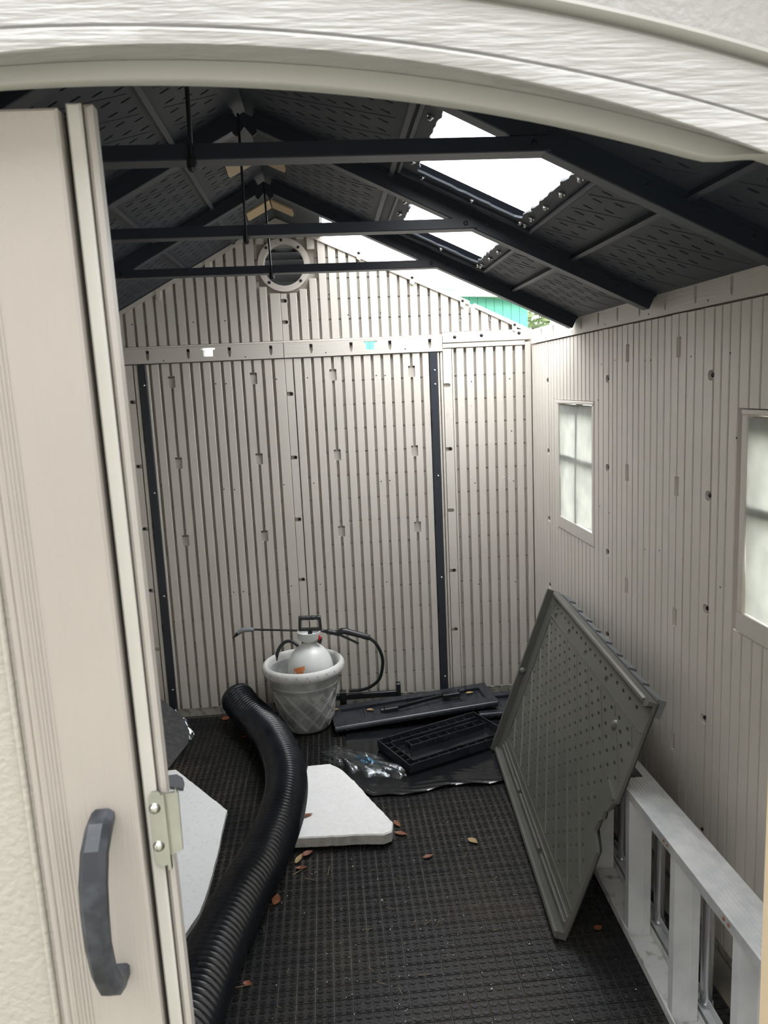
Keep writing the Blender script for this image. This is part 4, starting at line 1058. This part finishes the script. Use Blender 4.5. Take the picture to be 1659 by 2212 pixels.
# orange print on the tank front
st_ = MB()
for (a0, a1, z0, z1) in ((-2.35, -1.80, 0.305, 0.322), (-2.42, -1.86, 0.288, 0.298), (-2.25, -1.95, 0.272, 0.283)):
    N = 10; vs_ = []
    for j in range(N + 1):
        a = a0 + (a1 - a0) * j / N; sl = 0.020 * j / N
        for z in (z0 + sl * 0.7, z1 + sl):
            za = max(z - 0.29, 0) / 0.128; r = 0.110 * math.sqrt(max(1 - za * za, 0.05)) + 0.0012
            vs_.append((SX + r * math.cos(a), SY + r * math.sin(a), z))
    st_.add(vs_, [(2 * j, 2 * j + 2, 2 * j + 3, 2 * j + 1) for j in range(N)])
o = obj('sticker', st_, 'orange', tk); o['label'] = 'worn orange print'; stuff(o)
obj('pump_rod', MB().tube([(SX + 0.008, SY, 0.44), (SX + 0.008, SY, 0.492)], 0.011, 12), 'black', spr, 50)
hx0, hx1 = SX - 0.043, SX + 0.063
for nm, pa, pb, hu, hn in (('handle_side', (hx0 + 0.003, SY, 0.485), (hx0 + 0.006, SY, 0.545), 0.012, 0.006), ('handle_side', (hx1 - 0.003, SY, 0.483), (hx1 - 0.006, SY, 0.540), 0.012, 0.006), ('handle_base', (hx0, SY, 0.488), (hx1, SY, 0.485), 0.013, 0.005)):
    obj(nm, MB().bar([pa, pb], (0, 1, 0), hu, hn), 'black', spr)
obj('handle_grip', MB().tube([(hx0 + k * (hx1 - hx0) / 12, SY, 0.545 - 0.004 * k / 12) for k in range(13)], lambda i: 0.0115 if i % 3 else 0.0095, 12), 'black', spr, 50)
obj('relief_valve', MB().lathe([(0.0001, 0.012), (0.011, 0.012), (0.011, -0.012), (0.0001, -0.012)], (SX + 0.052, SY - 0.016, 0.436), A=(0.2, -0.3, 1), seg=12), 'black', spr, 40)
mb = MB().box(SX + 0.042, SX + 0.060, SY - 0.034, SY - 0.024, 0.447, 0.454).box(SX + 0.048, SX + 0.054, SY - 0.035, SY - 0.025, 0.440, 0.464)
obj('red_clip', mb, 'red', spr)
WY = 2.868
wand = obj('wand', MB().tube([(-0.232, WY, 0.481), (0.118, WY, 0.449)], 0.0052, 10), 'black', spr, 50)
obj('elbow', MB().tube([(-0.225, WY, 0.480), (-0.262, WY, 0.4825), (-0.283, WY, 0.481), (-0.302, WY, 0.468)], lambda i: (0.0105, 0.0115, 0.0125, 0.0105)[i], 12), 'greyplastic', wand, 40)
obj('nozzle', MB().tube([(-0.303, WY, 0.467), (-0.312, WY, 0.459), (-0.330, WY, 0.444)], lambda i: (0.009, 0.008, 0.0015)[i], 10), 'black', wand, 40)
gp = [(0.105, 0.451), (0.122, 0.447), (0.127, 0.446), (0.150, 0.440), (0.155, 0.4385), (0.180, 0.434), (0.20, 0.4425), (0.215, 0.4425), (0.30, 0.413), (0.306, 0.411), (0.335, 0.399)]
gr_ = (0.008, 0.009, 0.013, 0.013, 0.011, 0.016, 0.017, 0.0155, 0.0145, 0.016, 0.014)
obj('grip', MB().tube([(x, WY, z) for x, z in gp], lambda i: gr_[i], 14), 'black', wand, 45)
obj('trigger', MB().bar([(0.188, WY, 0.425), (0.225, WY, 0.405), (0.279, WY, 0.374)], (0, 1, 0), 0.006, 0.0045), 'black', wand)
hp = catmull([(0.333, WY, 0.400), (0.366, WY, 0.365), (0.390, WY + 0.01, 0.305), (0.394, WY + 0.02, 0.249), (0.376, WY + 0.03, 0.175), (0.335, WY + 0.06, 0.125), (0.285, 2.950, 0.100), (0.22, 2.96, 0.096)], 8)
obj('hose', MB().tube(hp, 0.0082, 10), 'hose', spr, 60)
hp = catmull([(-0.135, 2.905, 0.30), (-0.118, 2.91, 0.353), (-0.088, 2.915, 0.388), (-0.055, 2.912, 0.394), (-0.022, 2.90, 0.374), (-0.005, 2.89, 0.33), (0.0, 2.885, 0.28)], 6)
obj('hose', MB().tube(hp, 0.0085, 10), 'hose', spr, 60)

# ------------------------------------------------------------------ wet black sheet on the floor under the shelves
def crumple(poly, nu, nv, zf, thick=0.0025):
    """a sheet over a four-sided patch, poly = functions of the two edges"""
    vs_ = []
    for i in range(nu + 1):
        for j in range(nv + 1):
            a, b = i / nu, j / nv; x, y = poly(a, b); vs_.append((x, y, zf(a, b, x, y)))
    fs_ = [(i * (nv + 1) + j, (i + 1) * (nv + 1) + j, (i + 1) * (nv + 1) + j + 1, i * (nv + 1) + j + 1) for i in range(nu) for j in range(nv)]
    mb = MB(); n = len(vs_); mb.add(vs_ + [(x, y, z - thick) for x, y, z in vs_], fs_ + [tuple(k + n for k in reversed(f)) for f in fs_])
    return mb
def tarp_xy(a, b):
    x = 0.19 + 0.90 * a
    lo = 2.06 + 0.08 * a + 0.012 * math.sin(a * 17) + (0.10 * (1 - a / 0.1) if a < 0.1 else 0)
    hi = 2.70 + 0.24 * min(a * 2, 1)
    bb = b * b * 0.45 + b * 0.55
    return x, lo + (hi - lo) * bb
rnd = random.Random(3)
PH = [(rnd.uniform(20, 70), rnd.uniform(60, 150), rnd.uniform(0, 6), rnd.uniform(0.3, 1.0)) for _ in range(9)]
def tarp_z(a, b, x, y):
    lo = tarp_xy(a, 0)[1]; d = y - lo; e = math.exp(-d / 0.055)
    w = sum(k[3] * math.sin(k[0] * x * 0.5 + k[1] * d + k[2]) for k in PH) / 4
    return 0.0062 + e * (0.010 * abs(w)) + 0.0004 * math.sin(30 * x) * math.sin(26 * y)
tag(obj('floor_sheet', crumple(tarp_xy, 120, 90, tarp_z), 'tarp', smooth=60), 'wet black plastic sheet spread on the floor, its near edge crumpled', 'sheet')

# ------------------------------------------------------------------ black plastic shelf boards
def box_frame(c, ang, tilt=0.0, roll=0.0):
    U = Vector((math.cos(ang) * math.cos(tilt), math.sin(ang) * math.cos(tilt), math.sin(tilt)))
    V = Vector((-math.sin(ang), math.cos(ang), 0)); V = (V - U * V.dot(U)).normalized()
    N = U.cross(V)
    V2 = V * math.cos(roll) + N * math.sin(roll); N2 = U.cross(V2)
    return frame(c, U, V2, N2), U, V2, N2
def shelf_board(label, c, ang, L, Wd, tilt, roll, h=0.034, group=None):
    F, U, V, N = box_frame(c, ang, tilt, roll)
    t = tag(empty('shelf_board', c), label, 'shelf', group)
    tray = MB().prism(F, [(0, 0), (L, 0), (L, Wd), (0, Wd)], h - 0.014, h, holes=[[(0.045, 0.05), (L - 0.045, 0.05), (L - 0.045, Wd - 0.05), (0.045, Wd - 0.05)]])
    obj('surround', tray, 'shelf', t)
    obj('tray_floor', MB().prism(F, rect(0.03, L - 0.03, 0.03, Wd - 0.03), 0.004, h - 0.0145), 'shelf', t)
    obj('front_edge', MB().tube([F(0.002, 0.004, h - 0.016), F(L - 0.002, 0.004, h - 0.016)], 0.0155, 12), 'shelf', t, 60)
    obj('rear_edge', MB().cbox(F, 0.0, L, Wd - 0.008, Wd, 0.0, h - 0.0145, 0.001), 'shelf', t)
    for u in (0.0, L - 0.008): obj('end_edge', MB().cbox(F, u, u + 0.008, 0.02, Wd - 0.009, 0.0, h - 0.0145, 0.001), 'shelf', t)
    for k in range(1, 5): obj('rib', MB().cbox(F, L * k / 5 - 0.003, L * k / 5 + 0.003, 0.055, Wd - 0.055, h - 0.0143, h - 0.009, 0.001), 'shelf', t)
    hm = MB()
    for k in range(11):
        for v in (0.022, Wd - 0.020):
            for d in (0, 0.012):
                u = 0.04 + k * (L - 0.08) / 10 + d; hm.cbox(F, u - 0.003, u + 0.003, v - 0.003, v + 0.003, h - 0.001, h + 0.0004, 0.0002)
    stuff(obj('peg_holes', hm, 'hole', t))
    return t, F, U, V, N
a1 = 0.085
sh1 = shelf_board('long black shelf board with a curved bracket and leaves on it', (0.142, 2.658, 0.0125), a1, 0.80, 0.232, 0.052, 0.0, group='black shelf boards')
sh2 = shelf_board('black shelf board lying flat on the sheet under the long one', (0.835, 2.690, 0.0105), 0.03, 0.335, 0.235, 0.0, 0.0, group='black shelf boards')
FS = sh1[1]
# small bracket lying on the upper board
br = tag(empty('shelf_bracket', FS(0.29, 0.055, 0.036)), 'curved black plastic bracket lying on the long shelf board', 'bracket')
zb = 0.0362
obj('arm', MB().bar([FS(0.305, 0.080, zb + 0.006), FS(0.36, 0.088, zb + 0.008), FS(0.46, 0.108, zb + 0.010), FS(0.56, 0.130, zb + 0.008)], FS(0, 0, 1) - FS(0, 0, 0), 0.007, 0.008), 'black', br)
obj('end_block', MB().cbox(FS, 0.250, 0.318, 0.052, 0.098, zb, zb + 0.022, 0.004), 'black', br)
obj('end_block', MB().cbox(FS, 0.555, 0.640, 0.108, 0.150, zb, zb + 0.020, 0.004), 'black', br)
obj('barrel', MB().tube([FS(0.246, 0.062, zb + 0.012), FS(0.232, 0.060, zb + 0.012)], 0.011, 12), 'black', br, 40)
obj('barrel', MB().tube([FS(0.641, 0.135, zb + 0.013), FS(0.668, 0.141, zb + 0.013)], 0.012, 12), 'black', br, 40)
# rail standing against the back wall
rl = tag(empty('shelf_rail', (0.32, 2.965, 0.0)), 'thin black rail with end posts propped at the foot of the back wall', 'rail')
obj('bar', MB().cbox(frame((0, 2.972, 0), (1, 0, 0), (0, 0, 1), (0, -1, 0)), 0.150, 0.475, 0.048, 0.078, 0.0, 0.016, 0.003), 'black', rl)
obj('end_post', MB().cbox(frame((0, 2.974, 0), (1, 0, 0), (0, 0, 1), (0, -1, 0)), 0.172, 0.205, 0.001, 0.094, -0.006, 0.024, 0.004), 'black', rl)
obj('end_post', MB().cbox(frame((0, 2.974, 0), (1, 0, 0), (0, 0, 1), (0, -1, 0)), 0.462, 0.484, 0.001, 0.118, -0.006, 0.024, 0.004), 'black', rl)

# ------------------------------------------------------------------ upturned black shelf frame with box ribs, holding rain water
fa = 0.43
Ff, fU, fV, fN = box_frame((0.447, 2.212, 0.0095), fa)
fr_ = tag(empty('upturned_shelf', (0.447, 2.212, 0.0095)), 'upturned black plastic shelf frame with ribbed border, wet inside', 'shelf')
Lf, Wf, Hf = 0.530, 0.284, 0.046
obj('bottom', MB().prism(Ff, rect(0.002, Lf - 0.002, 0.002, Wf - 0.002), 0.0, 0.010), 'tarp', fr_)
for nm, a in (('side_wall', (0, Lf, 0, 0.005)), ('side_wall', (0, Lf, Wf - 0.005, Wf)), ('side_wall', (0, 0.005, 0.0055, Wf - 0.0055)), ('side_wall', (Lf - 0.005, Lf, 0.0055, Wf - 0.0055)),
              ('inner_wall', (0.045, Lf - 0.02, 0.040, 0.044)), ('inner_wall', (0.045, Lf - 0.02, Wf - 0.044, Wf - 0.040)), ('inner_wall', (0.041, 0.0445, 0.040, Wf - 0.040)),
              ('inner_wall', (0.100, Lf - 0.03, 0.160, 0.164)), ('inner_wall', (0.100, Lf - 0.03, 0.205, 0.209))):
    obj(nm, MB().cbox(Ff, a[0], a[1], a[2], a[3], 0.0102, Hf if nm == 'side_wall' else Hf - 0.006, 0.001), 'shelf', fr_)
for k in range(10):
    u = 0.062 + k * 0.050
    for (v0, v1) in ((0.0055, 0.0395), (Wf - 0.0395, Wf - 0.0055), (0.1645, 0.2045)):
        if v0 == 0.1645 and u < 0.1: continue
        obj('cross_rib', MB().cbox(Ff, u, u + 0.003, v0, v1, 0.0102, Hf - 0.010, 0.0008), 'shelf', fr_)
for k in range(6):
    v = 0.062 + k * 0.046
    obj('cross_rib', MB().cbox(Ff, 0.0055, 0.0405, v, v + 0.003, 0.0102, Hf - 0.010, 0.0008), 'shelf', fr_)

# ------------------------------------------------------------------ foam slab, white board, dark sheet
fo = [(0.020, 2.288), (0.113, 2.294), (0.158, 2.245), (0.212, 2.130), (0.292, 1.925), (0.343, 1.806), (0.331, 1.752), (0.300, 1.736), (0.222, 1.748), (-0.013, 1.762)]
def rough_poly(P, step, j, rnd):
    out = []
    for a, b in zip(P, P[1:] + P[:1]):
        n = max(1, int(math.dist(a, b) / step))
        out += [(a[0] + (b[0] - a[0]) * k / n + rnd.uniform(-j, j), a[1] + (b[1] - a[1]) * k / n + rnd.uniform(-j, j)) for k in range(n)]
    return out
rp_ = rough_poly(fo, 0.018, 0.0016, random.Random(5))
FF = frame((0, 0, 0.0105), (1, 0, 0), (0, 1, 0), (0, 0, 1))
cx_, cy_ = 0.15, 1.98
top = [(cx_ + (x - cx_) * 0.985, cy_ + (y - cy_) * 0.985) for x, y in rp_]
mb = MB(); n = len(rp_)
mb.add([FF(x, y, 0.0) for x, y in rp_] + [FF(x, y, 0.034) for x, y in rp_], [(k, (k + 1) % n, n + (k + 1) % n, n + k) for k in range(n)], 1)
mb.add([FF(x, y, 0.034) for x, y in rp_] + [FF(x, y, 0.039) for x, y in top], [(k, (k + 1) % n, n + (k + 1) % n, n + k) for k in range(n)])
mb.prism(FF, top, 0.0, 0.039)
tag(obj('foam_slab', mb, ['foam', 'foam_cut']), 'thick white polystyrene slab with broken corner beside the drain pipe', 'foam')
bo = [(-0.78, 2.10), (-0.58, 2.403), (-0.552, 2.404), (-0.287, 2.036), (-0.288, 1.956), (-0.286, 1.736), (-0.290, 1.56), (-0.300, 1.44), (-0.335, 1.33), (-0.36, 1.20), (-0.80, 1.15)]
mb = MB().prism(frame((0, 0, 0.002), (1, 0, 0), (0, 1, 0), (0, 0, 1)), rough_poly(bo, 0.03, 0.0012, random.Random(8)), 0.0, 0.018, mi_side=1)
tag(obj('white_board', mb, ['board', 'foam_cut']), 'flat white speckled board on the floor behind the door leaf', 'board')
mb = MB(); vs_ = []
go = [(-0.575, 2.335), (-0.535, 2.338), (-0.505, 2.305), (-0.490, 2.262), (-0.487, 2.215), (-0.535, 2.236), (-0.575, 2.262)]
mb.prism(frame((0, 0, 0.0205), (1, 0, 0), (0, 1, 0), (0, 0, 1)), go, 0.0, 0.012)
tag(obj('grey_offcut', mb, 'greybit'), 'small grey foam offcut lying on the white board', 'offcut')
d1, d2 = Vector((-0.548, 2.700, 0.004)), Vector((-0.612, 2.36, 0.004))
dU = (d2 - d1).normalized(); dV = Vector((-0.78, 0.245, 0.60)); dV = (dV - dU * dV.dot(dU)).normalized(); dN = dU.cross(dV)
FDk = frame(d1, dU, dV, dN)
ds = tag(empty('dark_sheet', d1), 'dark grey wrapped sheet leaning behind the door leaf', 'sheet')
obj('sheet', MB().prism(FDk, [(0.03, 0.0), (0.265, 0.0), (0.265, 0.60), (-0.21, 0.60), (-0.13, 0.10), (-0.06, 0.03)], -0.012, 0.0), 'darksheet', ds)
wp = MB(); vs_ = []
for i in range(15):
    for j in range(7):
        a, b = i / 14, j / 6
        vs_.append(FDk(-0.175 + 0.16 * a, 0.155 - 0.15 * a - 0.11 * b * math.sin(math.pi * a), 0.006 + 0.012 * math.sin(b * 7 + a * 5) * b + 0.006 * math.sin(a * 23)))
wp.add(vs_, [(i * 7 + j, (i + 1) * 7 + j, (i + 1) * 7 + j + 1, i * 7 + j + 1) for i in range(14) for j in range(6)])
obj('wrap', wp, 'wrapfilm', ds, 30)['label'] = 'shiny loose corner of clear wrap'

# ------------------------------------------------------------------ crumpled clear plastic bag
rb_ = random.Random(11)
WV = [(rb_.uniform(12, 60), rb_.uniform(12, 60), rb_.uniform(0, 6.28), rb_.uniform(0.4, 1)) for _ in range(14)]
def bag_xy(a, b):
    x = 0.085 + 0.335 * a
    yc = 2.435 - 0.235 * a ** 1.15
    w = 0.030 + 0.075 * math.sin(math.pi * min(a * 0.9 + 0.12, 1)) + 0.012 * math.sin(a * 23)
    return x + 0.010 * math.sin(b * 9 + a * 7), yc + w * (2 * b - 1) + 0.010 * math.sin(a * 31 + b * 5)
def bag_z(a, b, x, y):
    e = (math.sin(math.pi * b) ** 0.5) * (math.sin(math.pi * min(max(a, 0.02), 0.98)) ** 0.35)
    w = sum(k[3] * math.sin(k[0] * x * 2.2 + k[1] * y * 2.2 + k[2]) for k in WV) / 5
    return 0.024 + e * (0.028 + 0.018 * w) + 0.004 * w * (0.2 + e)
bag = tag(empty('plastic_bag', (0.26, 2.31, 0.012)), 'crumpled clear plastic bag behind the white polystyrene slab', 'bag')
obj('film', crumple(bag_xy, 70, 34, bag_z, 0.0015), 'film', bag, 35)
def sm_xy(a, b): x, y = bag_xy(0.42 + 0.30 * a, 0.30 + 0.16 * b); return x, y
obj('blue_print', crumple(sm_xy, 16, 6, lambda a, b, x, y: bag_z(0.42 + 0.30 * a, 0.30 + 0.16 * b, x, y) + 0.002, 0.0006), 'bluefilm', bag, 35)

# ------------------------------------------------------------------ leaves and litter
def leaf(label, x, y, z, L, w, ang, m, curl=0.006, tilt=0.0):
    vs_, fs_ = [], []; N = 8
    for i in range(N + 1):
        t = i / N; hw = w * math.sin(math.pi * t ** 0.85) * 0.5 + 0.0004
        for s in (-1, 0, 1):
            u = (t - 0.5) * L; v = s * hw
            zz = curl * (abs(s) * 0.7 * math.sin(math.pi * t) + (2 * t - 1) ** 2 * 0.6) + 0.001 + tilt * t
            vs_.append((x + u * math.cos(ang) - v * math.sin(ang), y + u * math.sin(ang) + v * math.cos(ang), z + zz))
    fs_ = [(i * 3 + k, i * 3 + 3 + k, i * 3 + 4 + k, i * 3 + 1 + k) for i in range(N) for k in range(2)]
    mb = MB(); n = len(vs_); mb.add(vs_ + [(a, b, c - 0.0008) for a, b, c in vs_], fs_ + [tuple(k + n for k in reversed(f)) for f in fs_])
    return tag(obj('leaf', mb, m, smooth=50), label, 'leaf', 'fallen leaves')
Z = 0.0008
leaf('brown leaf lying on top of the white polystyrene slab at its pipe side', 0.020, 1.893, 0.0510, 0.062, 0.020, 0.35, 'leaf')
leaf('brown leaf on the floor just off the broken corner of the polystyrene slab', 0.368, 1.806, Z, 0.052, 0.022, -0.45, 'leaf')
leaf('brown leaf tucked behind the broken corner of the polystyrene slab', 0.360, 1.872, Z, 0.05, 0.02, -1.2, 'leaf')
leaf('curled brown leaf against the front edge of the polystyrene slab', 0.030, 1.728, Z, 0.045, 0.026, 0.6, 'leaf', 0.012)
leaf('pale dry leaf between the drain pipe and the polystyrene slab', 0.000, 1.706, Z, 0.058, 0.02, 1.2, 'leaf2')
leaf('small brown leaf in front of the pale dry leaf beside the pipe', 0.010, 1.652, Z, 0.042, 0.016, 0.0, 'leaf')
leaf('brown leaf alone on the floor right of the drain pipe', -0.066, 1.497, Z, 0.055, 0.028, 1.45, 'leaf')
leaf('tiny brown leaf lowest in the picture, by the pipe and door', -0.124, 1.148, Z, 0.026, 0.018, -0.3, 'leaf')
leaf('reddish leaf in the middle of the open floor', 0.448, 1.654, Z, 0.042, 0.018, 0.35, 'leaf')
leaf('yellowish frayed leaf on the floor near the leaning panel', 0.618, 1.723, Z, 0.045, 0.026, -0.9, 'leaf2')
leaf('brown leaf at the back wall beside the pipe mouth', -0.405, 2.944, Z, 0.05, 0.045, 0.2, 'leaf')
leaf('small dark leaf on the dusty floor left of the pipe', -0.287, 2.715, Z, 0.045, 0.02, 0.2, 'leaf')
leaf('brown scrap of leaf on the floor under the ladder', 0.90, 1.232, Z, 0.03, 0.02, 0.4, 'leaf')
for lb, u, v, a in (('pale leaf at the left end of the long shelf board', 0.022, 0.175, 0.3), ('pale leaf on the shelf board between its end and the bracket', 0.19, 0.14, -0.4), ('pale leaf at the right end of the long shelf board', 0.70, 0.155, 0.1)):
    q = FS(u, v, 0.035 if u < 0.045 or v > 0.185 else 0.0205)
    leaf(lb, q.x, q.y, q.z + 0.003, 0.04, 0.022, a, 'leaf2')
cr = MB()
rc = random.Random(21)
for k in range(420):
    x, y = rc.uniform(-0.30, 1.0), rc.uniform(0.88, 2.0)
    if rc.random() < 0.4: x, y = rc.gauss(0.35, 0.3), rc.gauss(1.35, 0.25)
    if not (-0.05 < x < 0.93 and 0.85 < y < 2.05): continue
    if 0 < x < 0.36 and y > 1.70: continue
    if x > 0.74 and y > 1.15: continue
    r = rc.uniform(0.0005, 0.0017) * (2.0 if rc.random() < 0.05 else 1)
    cr.lathe([(0.0001, r * 1.6), (r, r), (r * 1.1, 0.0)], (x, y, 0.0006), seg=5)
tag(obj('foam_crumbs', cr, 'crumb'), 'white crumbs scattered over the black floor', 'crumbs', kind='stuff')
sw = MB()
for k in range(40):
    x, y, a = rc.uniform(-0.1, 0.85), rc.uniform(0.9, 1.75), rc.uniform(0, 6.28); L = rc.uniform(0.01, 0.035)
    if x > 0.72: continue
    if 0 < x < 0.36 and y > 1.68: continue
    sw.tube([(x, y, 0.0016), (x + L * math.cos(a), y + L * math.sin(a), 0.0022)], 0.0007, 4)
for x, y, a, L in ((0.10, 1.60, 1.45, 0.05), (-0.165, 1.14, 0.05, 0.05), (0.02, 1.60, -0.5, 0.05), (-0.02, 1.62, 0.6, 0.04)):
    sw.tube([(x, y, 0.0016), (x + L * math.cos(a), y + L * math.sin(a), 0.003)], 0.0010, 5)
tag(obj('straw_bits', sw, 'straw'), 'bits of straw and dead grass on the floor', 'straw', kind='stuff')
